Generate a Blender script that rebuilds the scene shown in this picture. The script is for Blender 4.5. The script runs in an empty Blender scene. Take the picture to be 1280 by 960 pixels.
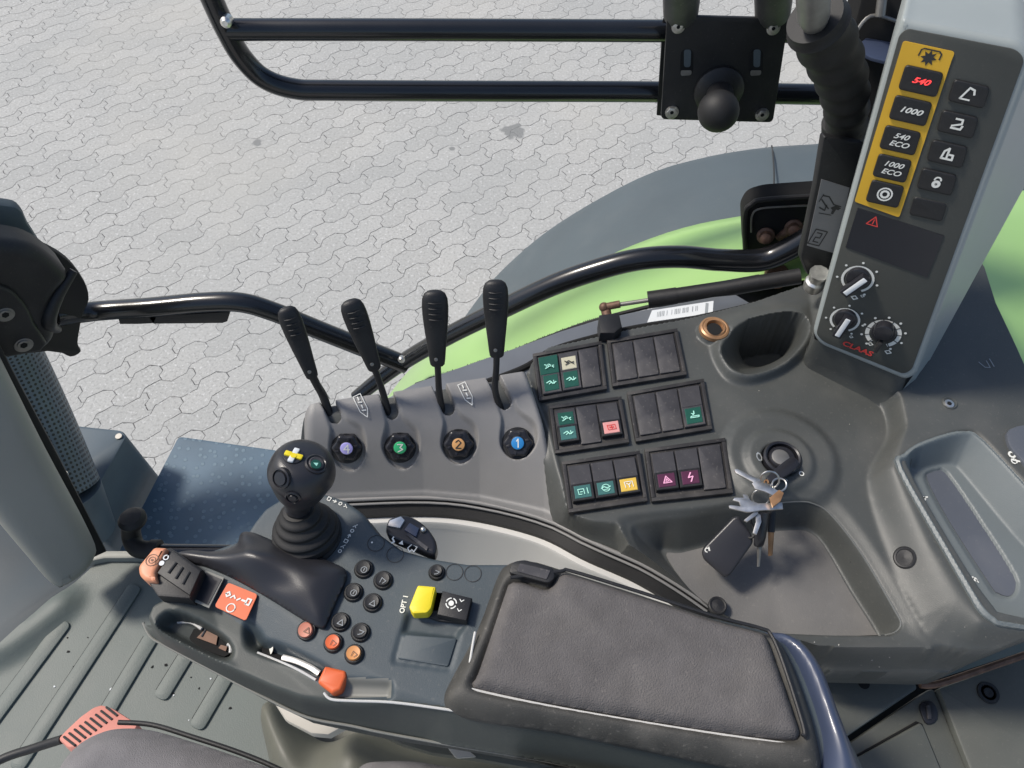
import bpy, bmesh, math, random
import numpy as np
from mathutils import Vector, Matrix
from mathutils.geometry import tessellate_polygon
random.seed(4)
S = bpy.context.scene
COL = S.collection
# ------------------------------------------------------------------ camera model
F = 960.0
TH = math.radians(55.0)
CT, ST = math.cos(TH), math.sin(TH)
CAM = Vector((0, 0, 2.9))
def ray(px, py):
    u = (px-640)/F; v = (py-480)/F
    return Vector((u, CT - v*ST, -(ST + v*CT)))
def PH(px, py, drop):                       # point on a level plane `drop` metres under the eye
    d = ray(px, py); return CAM + d*(drop/-d.z)
def PY(px, py, y):                          # point on an upright plane at distance y
    d = ray(px, py); return CAM + d*(y/d.y)
def PD(px, py, dep):
    return CAM + ray(px, py)*dep
def proj(p):
    q = p-CAM; dep = q.y*CT - q.z*ST
    return 640+F*q.x/dep, 480+F*(-q.y*ST-q.z*CT)/dep

class Pl:
    def __init__(s, p0, p1, p2, up=True):
        s.o = Vector(p0); s.X = (Vector(p1)-s.o).normalized()
        n = s.X.cross(Vector(p2)-s.o).normalized()
        if n.dot(CAM-s.o) < 0: n = -n
        s.N = n; s.Y = n.cross(s.X)
    def hit(s, px, py, off=0.0):
        d = ray(px, py); o = s.o + s.N*off
        return CAM + d*((o-CAM).dot(s.N)/d.dot(s.N))
    def loc(s, px, py, off=0.0):
        q = s.hit(px, py, off)-s.o
        return (q.dot(s.X), q.dot(s.Y))
    def to3(s, x, y, z=0.0):
        return s.o + s.X*x + s.Y*y + s.N*z
def level(drop):
    o = Vector((0, 0, CAM.z-drop))
    return Pl(o, o+Vector((1, 0, 0)), o+Vector((0, 1, 0)))

# ------------------------------------------------------------------ 2-D helpers
def area(p): return 0.5*sum(p[i][0]*p[(i+1) % len(p)][1]-p[(i+1) % len(p)][0]*p[i][1] for i in range(len(p)))
def cr(pts, n=6, closed=True):
    """Catmull-Rom through the points (tuples of any dimension)."""
    out = []; N = len(pts); P = [Vector(p) for p in pts]
    rng = range(N if closed else N-1)
    for i in rng:
        if closed: a, b, c, d = P[(i-1) % N], P[i], P[(i+1) % N], P[(i+2) % N]
        else: a, b, c, d = P[max(i-1, 0)], P[i], P[i+1], P[min(i+2, N-1)]
        for k in range(n):
            t = k/n
            out.append(0.5*((2*b)+(c-a)*t+(2*a-5*b+4*c-d)*t*t+(3*b-a-3*c+d)*t**3))
    if not closed: out.append(P[-1])
    return [tuple(q) for q in out]
def rnd(pts, r, n=4):
    """round the corners of a 2-D polygon by radius r."""
    out = []; N = len(pts)
    for i in range(N):
        a, b, c = Vector(pts[i-1]), Vector(pts[i]), Vector(pts[(i+1) % N])
        u = a-b; w = c-b
        lu, lw = u.length, w.length
        if lu < 1e-9 or lw < 1e-9: continue
        u /= lu; w /= lw
        t = min(r, lu*.45, lw*.45)
        p, q = b+u*t, b+w*t
        for k in range(n+1):
            s = k/n
            out.append(tuple(p*(1-s)**2 + b*2*s*(1-s) + q*s*s))
    return out
def sdf(X, Y, poly):
    """signed distance, + inside"""
    poly = np.array(poly, float); n = len(poly)
    shp = X.shape; x = X.ravel(); y = Y.ravel()
    best = np.full(x.shape, 1e9); ins = np.zeros(x.shape, bool)
    for i in range(n):
        ax, ay = poly[i]; bx, by = poly[(i+1) % n]
        ex, ey = bx-ax, by-ay; L = ex*ex+ey*ey+1e-18
        t = np.clip(((x-ax)*ex+(y-ay)*ey)/L, 0, 1)
        dx = x-ax-t*ex; dy = y-ay-t*ey
        best = np.minimum(best, dx*dx+dy*dy)
        if ay != by:
            c = ((ay > y) != (by > y)) & (x < (bx-ax)*(y-ay)/(by-ay)+ax)
            ins ^= c
    d = np.sqrt(best)
    return np.where(ins, d, -d).reshape(shp)
def nearest(x, y, poly):
    bd = 1e18; bp = (x, y)
    n = len(poly)
    for i in range(n):
        ax, ay = poly[i]; bx, by = poly[(i+1) % n]
        ex, ey = bx-ax, by-ay; L = ex*ex+ey*ey+1e-18
        t = max(0, min(1, ((x-ax)*ex+(y-ay)*ey)/L))
        qx, qy = ax+t*ex, ay+t*ey
        d = (qx-x)**2+(qy-y)**2
        if d < bd: bd = d; bp = (qx, qy)
    return bp
def loft(X, Y, Z, outer, inner, z1, z2, ease=True, absolute=True):
    """between two closed contours the height goes from z1 to z2; inside the inner one it is z2."""
    do = sdf(X, Y, outer); di = -sdf(X, Y, inner)
    t = np.clip(do/(do+np.maximum(di, 0)+1e-9), 0, 1)
    t = np.where(di <= 0, 1.0, t)
    if ease: t = t*t*(3-2*t)
    if absolute: new = z1+(z2-z1)*t
    else: new = Z+z1+(z2-z1)*t
    return np.where(do > 0, new, Z)
def blur(Z, k):
    for _ in range(k):
        P = np.pad(Z, 1, mode='edge')
        Z = (P[1:-1, 1:-1]*4+P[:-2, 1:-1]*2+P[2:, 1:-1]*2+P[1:-1, :-2]*2+P[1:-1, 2:]*2+P[:-2, :-2]+P[2:, 2:]+P[:-2, 2:]+P[2:, :-2])/16
    return Z

# ------------------------------------------------------------------ mesh builder
class MB:
    def __init__(s): s.v = []; s.f = []; s.m = []; s.mats = []; s.uv = {}; s.sm = []
    def mi(s, mat):
        if mat not in s.mats: s.mats.append(mat)
        return s.mats.index(mat)
    def add(s, vs, fs, mat, smooth=True):
        b = len(s.v); s.v += [Vector(v) for v in vs]; k = s.mi(mat)
        for f in fs: s.f.append([b+i for i in f]); s.m.append(k); s.sm.append(smooth)
        return b
    def prism(s, loc, pl, z0, z1, mat, bevel=0.0, seg=2, taper=0.0):
        """polygon in plane-local coords, from height z0 (bottom) to z1 (top)"""
        if area(loc) < 0: loc = loc[::-1]
        n = len(loc)
        def inset(p, d):
            out = []
            for i in range(n):
                a, b, c = Vector(p[i-1]), Vector(p[i]), Vector(p[(i+1) % n])
                e1 = (b-a); e2 = (c-b)
                if e1.length < 1e-9: e1 = e2
                if e2.length < 1e-9: e2 = e1
                e1 = e1.normalized(); e2 = e2.normalized()
                n1 = Vector((-e1.y, e1.x)); n2 = Vector((-e2.y, e2.x))
                m = n1+n2
                if m.length < 1e-6: m = n1
                m.normalize(); k = 1/max(.45, m.dot(n1))
                out.append(tuple(b+m*(d*k)))
            return out
        rings = [(loc, z0)]
        if taper: rings = [(inset(loc, -taper), z0)]
        if bevel > 0:
            for k in range(seg+1):
                a = k/seg*math.pi/2
                rings.append((inset(loc, bevel*(1-math.cos(a))), z1-bevel+bevel*math.sin(a)))
        else: rings.append((loc, z1))
        vs = []; fs = []
        for p, z in rings: vs += [pl.to3(x, y, z) for x, y in p]
        for r in range(len(rings)-1):
            for i in range(n):
                j = (i+1) % n
                fs.append((r*n+i, r*n+j, (r+1)*n+j, (r+1)*n+i))
        top = rings[-1][0]; t0 = (len(rings)-1)*n
        for tri in tessellate_polygon([[Vector((x, y, 0)) for x, y in top]]):
            a, b, c = tri
            A = area([top[a], top[b], top[c]])
            fs.append((t0+a, t0+b, t0+c) if A > 0 else (t0+a, t0+c, t0+b))
        bot = rings[0][0]
        for tri in tessellate_polygon([[Vector((x, y, 0)) for x, y in bot]]):
            a, b, c = tri
            A = area([bot[a], bot[b], bot[c]])
            fs.append((a, c, b) if A > 0 else (a, b, c))
        s.add(vs, fs, mat); return s
    def plate(s, px, pl, mat, th=.004, off=0.0, bevel=0.0, r=0.0, curve=0, seg=2, taper=0.0):
        """pixel outline read on the plane's top level (off+th) and extruded down th"""
        loc = [pl.loc(x, y, off+th) for x, y in px]
        if curve: loc = cr(loc, curve)
        if r: loc = rnd(loc, r)
        return s.prism(loc, pl, off, off+th, mat, bevel, seg, taper)
    def disc(s, c, rpx, pl, mat, th=.004, off=0.0, bevel=0.0, n=24, seg=2):
        x, y = pl.loc(c[0], c[1], off+th); x2, y2 = pl.loc(c[0]+rpx, c[1], off+th)
        r = math.hypot(x2-x, y2-y)
        return s.prism([(x+r*math.cos(i/n*math.tau), y+r*math.sin(i/n*math.tau)) for i in range(n)], pl, off, off+th, mat, bevel, seg)
    def ring(s, c, rpx, wpx, pl, mat, z=.001, a0=0, a1=math.tau, n=32):
        x, y = pl.loc(c[0], c[1], z); x2, y2 = pl.loc(c[0]+rpx, c[1], z)
        r = math.hypot(x2-x, y2-y); w = wpx*r/rpx/2
        vs = []; fs = []
        for i in range(n+1):
            a = a0+(a1-a0)*i/n
            for q in (r-w, r+w): vs.append(pl.to3(x+q*math.cos(a), y+q*math.sin(a), z))
        for i in range(n): fs.append((2*i, 2*i+1, 2*i+3, 2*i+2))
        s.add(vs, fs, mat); return s
    def tube(s, pts, r, mat, seg=16, n=6, flat=1.0, cap=True, up=None, smooth=True):
        if smooth and len(pts) > 2:
            if isinstance(r, (list, tuple)):
                q = cr([tuple(p)+(rr,) for p, rr in zip(pts, r)], n, False) if False else None
                P4 = [(p[0], p[1], p[2]) for p in pts]
                P = cr(P4, n, False)
                R = []
                for i in range(len(pts)-1):
                    for k in range(n): R.append(r[i]+(r[i+1]-r[i])*k/n)
                R.append(r[-1])
            else:
                P = cr([tuple(p) for p in pts], n, False); R = [r]*len(P)
        else:
            P = [tuple(p) for p in pts]; R = list(r) if isinstance(r, (list, tuple)) else [r]*len(P)
        P = [Vector(p) for p in P]; N = len(P)
        T = [(P[min(i+1, N-1)]-P[max(i-1, 0)]).normalized() for i in range(N)]
        a = Vector(up) if up is not None else (Vector((0, 0, 1)) if abs(T[0].z) < .9 else Vector((1, 0, 0)))
        u = (a - T[0]*a.dot(T[0])).normalized()
        vs = []; fs = []; uvs = []; L = 0
        for i in range(N):
            u = (u - T[i]*u.dot(T[i])).normalized(); w = T[i].cross(u)
            if i: L += (P[i]-P[i-1]).length
            for k in range(seg):
                th = k/seg*math.tau
                vs.append(P[i]+u*(R[i]*math.cos(th)*flat)+w*(R[i]*math.sin(th)))
                uvs.append((L, th*R[i]))
        for i in range(N-1):
            for k in range(seg):
                j = (k+1) % seg
                fs.append((i*seg+k, i*seg+j, (i+1)*seg+j, (i+1)*seg+k))
        if cap:
            fs.append(tuple(range(seg))[::-1]); fs.append(tuple((N-1)*seg+k for k in range(seg)))
        b = s.add(vs, fs, mat)
        for i, q in enumerate(uvs): s.uv[b+i] = q
        return s
    def lathe(s, c, ax, prof, mat, seg=24, xa=None):
        ax = Vector(ax).normalized(); a = Vector(xa) if xa else (Vector((1, 0, 0)) if abs(ax.x) < .8 else Vector((0, 1, 0)))
        u = (a-ax*a.dot(ax)).normalized(); w = ax.cross(u); c = Vector(c)
        vs = []; fs = []; m = len(prof)
        for r, z in prof:
            for k in range(seg):
                t = k/seg*math.tau; vs.append(c+ax*z+u*(r*math.cos(t))+w*(r*math.sin(t)))
        for i in range(m-1):
            for k in range(seg):
                j = (k+1) % seg; fs.append((i*seg+k, i*seg+j, (i+1)*seg+j, (i+1)*seg+k))
        fs.append(tuple(range(seg))[::-1]); fs.append(tuple((m-1)*seg+k for k in range(seg)))
        s.add(vs, fs, mat); return s
    def ball(s, c, r, mat, ax=(0, 0, 1), sq=1.0, seg=28):
        prof = [(max(r*math.sin(i/14*math.pi), 1e-5), -r*sq*math.cos(i/14*math.pi)) for i in range(15)]
        return s.lathe(c, ax, prof, mat, seg)
    def wedge(s, pl, q, zs, mat, z0=0.0, bev=.0006):
        """quad (local corners) with its own height at each corner"""
        c = Vector((sum(p[0] for p in q)/4, sum(p[1] for p in q)/4))
        vs = [pl.to3(x, y, z0) for x, y in q]+[pl.to3(x, y, z-bev) for (x, y), z in zip(q, zs)]
        vs += [pl.to3(x+(c.x-x)*bev/max(.004, math.hypot(c.x-x, c.y-y))*1.4, y+(c.y-y)*bev/max(.004, math.hypot(c.x-x, c.y-y))*1.4, z) for (x, y), z in zip(q, zs)]
        fl = area(q) > 0
        fs = []
        for i in range(4):
            j = (i+1) % 4
            for b in (0, 4):
                f = (b+i, b+j, b+j+4, b+i+4); fs.append(f if fl else f[::-1])
        fs.append((8, 9, 10, 11) if fl else (11, 10, 9, 8))
        s.add(vs, fs, mat, smooth=False); return s
    def stroke(s, pl, pts, w, mat, z=.001, closed=False):
        """flat ribbon through local points"""
        P = [Vector(p) for p in pts]
        if closed: P = P+[P[0]]
        for i in range(len(P)-1):
            a, b = P[i], P[i+1]
            if (b-a).length < 1e-7: continue
            t = (b-a).normalized(); n = Vector((-t.y, t.x))*w/2; e = t*w*.3
            zz = z+.00003*(i % 3)
            s.add([pl.to3(*(a-e-n), zz), pl.to3(*(b+e-n), zz), pl.to3(*(b+e+n), zz), pl.to3(*(a-e+n), zz)], [(0, 1, 2, 3)], mat, smooth=False)
        return s
    def fillpoly(s, pl, pts, mat, z=.001):
        if area(pts) < 0: pts = pts[::-1]
        vs = [pl.to3(x, y, z) for x, y in pts]; fs = []
        for a, b, c in tessellate_polygon([[Vector((x, y, 0)) for x, y in pts]]):
            A = area([pts[a], pts[b], pts[c]]); fs.append((a, b, c) if A > 0 else (a, c, b))
        s.add(vs, fs, mat, smooth=False); return s
    def relief(s, pl, outline, func, res, mat, skirt=.01, nblur=0, pad=2):
        """height field over a local polygon with its rim snapped to the outline; returns a height sampler"""
        a = np.array(outline); x0, y0 = a.min(0)-res*pad; x1, y1 = a.max(0)+res*pad
        nx = int((x1-x0)/res)+2; ny = int((y1-y0)/res)+2
        xs = x0+np.arange(nx)*res; ys = y0+np.arange(ny)*res
        X, Y = np.meshgrid(xs, ys)
        Z = func(X, Y)
        if nblur: Z = blur(Z, nblur)
        D = sdf(X, Y, outline); ins = D > 0
        def sample(x, y):
            fx = min(max((x-x0)/res, 0), nx-1.001); fy = min(max((y-y0)/res, 0), ny-1.001)
            i, j = int(fx), int(fy); a_, b_ = fx-i, fy-j
            return float((Z[j, i]*(1-a_)+Z[j, i+1]*a_)*(1-b_)+(Z[j+1, i]*(1-a_)+Z[j+1, i+1]*a_)*b_)
        use = ins[:-1, :-1] | ins[1:, :-1] | ins[:-1, 1:] | ins[1:, 1:]
        idx = -np.ones(X.shape, int); vs = []; fs = []; edges = {}
        jj, ii = np.nonzero(use)
        for j, i in zip(jj, ii):
            q = []
            for (b, c) in ((j, i), (j, i+1), (j+1, i+1), (j+1, i)):
                if idx[b, c] < 0:
                    x, y = X[b, c], Y[b, c]
                    if not ins[b, c]: x, y = nearest(x, y, outline)
                    idx[b, c] = len(vs); vs.append(pl.to3(x, y, sample(x, y)))
                q.append(int(idx[b, c]))
            fs.append(tuple(q))
            for k in range(4):
                e = (q[k], q[(k+1) % 4])
                if (e[1], e[0]) in edges: edges[(e[1], e[0])] = 2
                else: edges[e] = 1
        if skirt:
            dup = {}
            for (p, q), c in edges.items():
                if c == 1:
                    for v in (p, q):
                        if v not in dup: dup[v] = len(vs); vs.append(vs[v]-pl.N*skirt)
                    fs.append((q, p, dup[p], dup[q]))
        s.add(vs, fs, mat)
        return sample
    def text(s, txt, c, d, hpx, pl, mat, z=.001, shear=0.0, sx=1.0, off=0.0):
        """c centre px, d px vector of the baseline, hpx letter height in px"""
        cu = bpy.data.curves.new('t', 'FONT'); cu.body = txt; cu.align_x = 'CENTER'; cu.align_y = 'CENTER'; cu.size = 1.0; cu.shear = shear
        cu.resolution_u = 3; cu.offset = off
        o = bpy.data.objects.new('t', cu); COL.objects.link(o)
        me = bpy.data.meshes.new_from_object(o.evaluated_get(bpy.context.evaluated_depsgraph_get()))
        x, y = pl.loc(c[0], c[1], z); x2, y2 = pl.loc(c[0]+d[0], c[1]+d[1], z)
        ux = Vector((x2-x, y2-y)); L = ux.length/math.hypot(*d); ux.normalize(); uy = Vector((-ux.y, ux.x)); sc = hpx*L/.7
        a = pl.loc(c[0], c[1]-1, z)
        vs = [pl.to3(*(Vector((x, y))+ux*(v.co.x*sc*sx)+uy*(v.co.y*sc)), z) for v in me.vertices]
        s.add(vs, [tuple(p.vertices) for p in me.polygons], mat, smooth=False)
        bpy.data.objects.remove(o); bpy.data.meshes.remove(me); bpy.data.curves.remove(cu)
        return s
    def build(s, name, parent=None, base=None, sharp=38, label=None):
        c = Vector((0, 0, 0))
        for v in s.v: c += v
        c /= len(s.v)
        if base is not None: c = Vector(base)
        me = bpy.data.meshes.new(name)
        me.from_pydata([tuple(v-c) for v in s.v], [], s.f)
        for m in s.mats: me.materials.append(m)
        me.polygons.foreach_set('material_index', s.m)
        me.polygons.foreach_set('use_smooth', s.sm)
        if s.uv:
            ul = me.uv_layers.new(name='UVMap')
            for l in me.loops: ul.data[l.index].uv = s.uv.get(l.vertex_index, (0, 0))
        me.update(); me.validate()
        try: me.set_sharp_from_angle(angle=math.radians(sharp))
        except Exception: pass
        o = bpy.data.objects.new(name, me); COL.objects.link(o)
        if parent is not None:
            o.parent = parent; o.location = c-WPOS[parent.name]
        else: o.location = c
        WPOS[o.name] = c
        if label: o['label'] = label
        return o
WPOS = {}
def thing(name, label, cat, loc, group=None):
    o = bpy.data.objects.new(name, None); COL.objects.link(o); o.location = loc; o.empty_display_size = .05
    WPOS[o.name] = Vector(loc); o['label'] = label; o['category'] = cat
    if group: o['group'] = group
    return o
def tag(o, label, cat, group=None):
    o['label'] = label; o['category'] = cat
    if group: o['group'] = group
    return o
class Fr:
    """icon frame: local 2-D axes about a pixel, 1 unit = half the icon"""
    def __init__(s, pl, c, d, half, z=.001):
        s.pl = pl; s.z = z
        x, y = pl.loc(c[0], c[1], z); x2, y2 = pl.loc(c[0]+d[0], c[1]+d[1], z)
        u = Vector((x2-x, y2-y)); s.k = u.length/math.hypot(*d)*half; s.u = u.normalized(); s.v = Vector((-s.u.y, s.u.x)); s.c = Vector((x, y))
    def p(s, a, b): return tuple(s.c+s.u*(a*s.k)+s.v*(b*s.k))
    def line(s, mb, pts, w, mat, closed=False): mb.stroke(s.pl, [s.p(*q) for q in pts], w*s.k, mat, s.z, closed)
    def fill(s, mb, pts, mat): mb.fillpoly(s.pl, [s.p(*q) for q in pts], mat, s.z)
    def arc(s, mb, cx, cy, r, a0, a1, w, mat, n=16):
        s.line(mb, [(cx+r*math.cos(a0+(a1-a0)*i/n), cy+r*math.sin(a0+(a1-a0)*i/n)) for i in range(n+1)], w, mat)
    def dot(s, mb, cx, cy, r, mat, n=14): s.fill(mb, [(cx+r*math.cos(i/n*math.tau), cy+r*math.sin(i/n*math.tau)) for i in range(n)], mat)

# ------------------------------------------------------------------ materials
def mat(name, rgb, rough=.5, metal=0.0, var=.15, vscale=9.0, grain=.0, gscale=900.0, dust=0.0, spec=.5, coat=0.0, em=0.0):
    m = bpy.data.materials.new(name); m.use_nodes = True
    nt = m.node_tree; N = nt.nodes; L = nt.links
    b = N['Principled BSDF']
    b.inputs['Roughness'].default_value = rough; b.inputs['Metallic'].default_value = metal
    b.inputs['Specular IOR Level'].default_value = spec
    if coat: b.inputs['Coat Weight'].default_value = coat; b.inputs['Coat Roughness'].default_value = .12
    tc = N.new('ShaderNodeTexCoord'); nz = N.new('ShaderNodeTexNoise'); nz.inputs['Scale'].default_value = vscale; nz.inputs['Detail'].default_value = 6
    L.new(tc.outputs['Object'], nz.inputs['Vector'])
    rp = N.new('ShaderNodeValToRGB'); rp.color_ramp.elements[0].position = .3; rp.color_ramp.elements[1].position = .72
    c0 = [max(0, c*(1-var)) for c in rgb]; c1 = [min(1, c*(1+var)) for c in rgb]
    rp.color_ramp.elements[0].color = (*c0, 1); rp.color_ramp.elements[1].color = (*c1, 1)
    L.new(nz.outputs['Fac'], rp.inputs['Fac'])
    col = rp.outputs['Color']
    if dust:
        n2 = N.new('ShaderNodeTexNoise'); n2.inputs['Scale'].default_value = 260; n2.inputs['Detail'].default_value = 4
        L.new(tc.outputs['Object'], n2.inputs['Vector'])
        r2 = N.new('ShaderNodeMapRange'); r2.inputs['From Min'].default_value = .62; r2.inputs['From Max'].default_value = .8; r2.inputs['To Max'].default_value = dust
        L.new(n2.outputs['Fac'], r2.inputs['Value'])
        n3 = N.new('ShaderNodeTexNoise'); n3.inputs['Scale'].default_value = 14; n3.inputs['Detail'].default_value = 5
        L.new(tc.outputs['Object'], n3.inputs['Vector'])
        r3 = N.new('ShaderNodeMapRange'); r3.inputs['From Min'].default_value = .5; r3.inputs['From Max'].default_value = .8; r3.inputs['To Max'].default_value = dust*.6
        L.new(n3.outputs['Fac'], r3.inputs['Value'])
        ad = N.new('ShaderNodeMath'); ad.operation = 'ADD'; ad.use_clamp = True
        L.new(r2.outputs['Result'], ad.inputs[0]); L.new(r3.outputs['Result'], ad.inputs[1])
        mx = N.new('ShaderNodeMix'); mx.data_type = 'RGBA'
        L.new(ad.outputs[0], mx.inputs['Factor']); L.new(col, mx.inputs['A']); mx.inputs['B'].default_value = (.36, .33, .29, 1)
        col = mx.outputs['Result']
    L.new(col, b.inputs['Base Color'])
    # roughness variation
    mr = N.new('ShaderNodeMapRange'); mr.inputs['To Min'].default_value = max(0, rough*.82); mr.inputs['To Max'].default_value = min(1, rough*1.2)
    L.new(nz.outputs['Fac'], mr.inputs['Value']); L.new(mr.outputs['Result'], b.inputs['Roughness'])
    if grain:
        g = N.new('ShaderNodeTexNoise'); g.inputs['Scale'].default_value = gscale; g.inputs['Detail'].default_value = 2
        L.new(tc.outputs['Object'], g.inputs['Vector'])
        bp = N.new('ShaderNodeBump'); bp.inputs['Strength'].default_value = grain; bp.inputs['Distance'].default_value = .001
        L.new(g.outputs['Fac'], bp.inputs['Height']); L.new(bp.outputs['Normal'], b.inputs['Normal'])
    if em:
        L.new(col, b.inputs['Emission Color']); b.inputs['Emission Strength'].default_value = em
    return m
M = dict(
 console=mat('console_plastic', (.072, .076, .072), .42, var=.1, grain=.25, gscale=1400, dust=.16),
 bank=mat('lever_bank_plastic', (.235, .23, .225), .42, var=.08, grain=.3, gscale=1400, dust=.12),
 deck=mat('control_deck_plastic', (.056, .074, .085), .5, var=.1, grain=.25, gscale=1400, dust=.14),
 band=mat('armrest_side_plastic', (.062, .07, .064), .5, var=.08, grain=.2, gscale=1400, dust=.08),
 ledge=mat('pale_ledge', (.2, .2, .18), .5),
 framep=mat('armrest_frame_rubber', (.055, .053, .047), .62, var=.25, vscale=30, grain=.4, dust=.3),
 fabric=mat('pad_fabric', (.125, .117, .114), .95, var=.14, vscale=40, grain=1.0, gscale=700, dust=.25, spec=.2),
 seatf=mat('seat_fabric', (.21, .202, .205), .95, var=.1, vscale=50, grain=.9, gscale=900, spec=.2),
 gloss=mat('glossy_black_plastic', (.022, .022, .026), .28, var=.15),
 cover=mat('rear_cover_plastic', (.045, .06, .105), .42, var=.1, coat=.3),  # blue in the base colour stands for reflected sky
 palm=mat('palm_rest_plastic', (.026, .026, .03), .33, var=.15, grain=.15, gscale=1200),
 black=mat('black_plastic', (.014, .014, .015), .5, var=.2, grain=.2, dust=.08),
 rubber=mat('black_rubber', (.012, .0115, .0115), .6, var=.2, grain=.2),
 tubem=mat('black_paint', (.009, .010, .012), .25, var=.2, coat=.4),
 switchm=mat('switch_plastic', (.05, .048, .052), .5, var=.15, vscale=60, grain=.2, dust=.3),
 swframe=mat('switch_frame_plastic', (.03, .028, .028), .55, var=.2, vscale=60, dust=.3),
 face=mat('tower_face', (.062, .064, .056), .55, var=.08, grain=.3, gscale=1500, dust=.06),
 tower=mat('tower_housing', (.33, .36, .35), .35, var=.06, grain=.2, gscale=1500),
 yellow=mat('yellow_field', (.72, .42, .03), .5, var=.06),
 display=mat('dark_display', (.02, .021, .026), .3, var=.1),
 white=mat('white_print', (.8, .8, .74), .6, var=.03),
 red=mat('red_print', (.7, .06, .05), .5, var=.05),
 redlit=mat('lit_red_digits', (.9, .05, .05), .5, var=.02, em=.9),
 orange=mat('orange_plastic', (.75, .14, .04), .45, var=.08, dust=.06),
 salmon=mat('salmon_plastic', (.55, .2, .13), .5, var=.08),
 amber=mat('amber_plastic', (.68, .3, .1), .5, var=.08),
 peach=mat('peach_plastic', (.72, .3, .16), .45, var=.08),
 yknob=mat('yellow_plastic', (.85, .68, .02), .45, var=.05, dust=.05),
 green=mat('green_paint', (.34, .56, .19), .38, var=.06, vscale=3, coat=.25, dust=.10),
 fgrey=mat('fender_grey', (.088, .112, .125), .6, var=.1, vscale=5, grain=.2, gscale=600, dust=.08),
 steel=mat('zinc_steel', (.72, .7, .66), .35, metal=.95, var=.35, vscale=60),
 steel2=mat('dull_steel', (.3, .29, .27), .45, metal=.7, var=.2, vscale=50),
 brass=mat('brass_ring', (.36, .2, .1), .4, metal=.4, var=.25, vscale=80),
 alu=mat('anodised_sill', (.23, .24, .25), .38, metal=.5, var=.12),
 paper=mat('paper_label', (.72, .74, .74), .6, var=.04),
 ink=mat('black_ink', (.03, .03, .03), .6, var=.02),
 grey_ink=mat('grey_ink', (.3, .32, .33), .6, var=.02),
 sticker=mat('grey_sticker', (.2, .2, .205), .5, var=.06),
 sw_green=mat('green_lens', (.014, .085, .06), .35, var=.1),
 sw_teal=mat('teal_lens', (.05, .15, .14), .35, var=.1),
 sw_cream=mat('cream_lens', (.55, .52, .38), .4, var=.05),
 sw_pink=mat('pink_lens', (.7, .32, .3), .4, var=.05),
 sw_yellow=mat('amber_lens', (.72, .48, .08), .4, var=.05),
 sw_plum=mat('plum_lens', (.09, .022, .055), .4, var=.05),
 mint=mat('mint_print', (.4, .8, .66), .5, var=.02),
 pinkp=mat('pink_print', (.9, .42, .62), .5, var=.02),
 lavender=mat('lavender_disc', (.46, .42, .82), .4, var=.04),
 gdisc=mat('green_disc', (.05, .5, .2), .4, var=.04),
 odisc=mat('orange_disc', (.75, .4, .16), .4, var=.04),
 bdisc=mat('blue_disc', (.03, .24, .58), .4, var=.04),
 floor=mat('rubber_floor_mat', (.115, .136, .124), .52, var=.12, vscale=6, grain=.35, gscale=500, dust=.14),
 pillar=mat('cab_pillar_plastic', (.3, .3, .265), .5, var=.07, vscale=4, grain=.25, gscale=1200, dust=.05),
 wall=mat('pale_wall_panel', (.6, .59, .56), .55, var=.05, vscale=5, grain=.2),
 olive=mat('olive_cover_plastic', (.125, .125, .1), .5, var=.1, vscale=5, grain=.2, dust=.08),
 cream=mat('cream_cover', (.55, .52, .46), .55, var=.04),
 box=mat('blue_grey_box', (.085, .115, .14), .5, var=.16, vscale=8, grain=.2, dust=.05),
 boxd=mat('dark_blue_box', (.022, .038, .05), .5, var=.25, vscale=8, dust=.05),
 redrib=mat('faded_red_rubber', (.62, .25, .2), .6, var=.1, dust=.1),
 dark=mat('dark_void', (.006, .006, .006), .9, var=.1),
 rust=mat('rusty_bolt', (.17, .1, .07), .6, metal=.4, var=.35, vscale=90),
 trayf=mat('lit_tray_floor', (.14, .136, .13), .55, var=.22, vscale=10, grain=.3, dust=.25),  # paler than the console: light on the tray floor painted in
 edge=mat('edge_glint', (.14, .145, .14), .3, grain=.1),
 tub=mat('tray_plastic', (.15, .17, .172), .4, var=.05, grain=.25, gscale=1400, dust=.06),
 slot=mat('rubber_inlay', (.095, .105, .125), .5, var=.12, dust=.15),
 panel=mat('rear_floor_panel', (.105, .11, .098), .5, var=.12, grain=.25, dust=.15),
)
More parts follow.
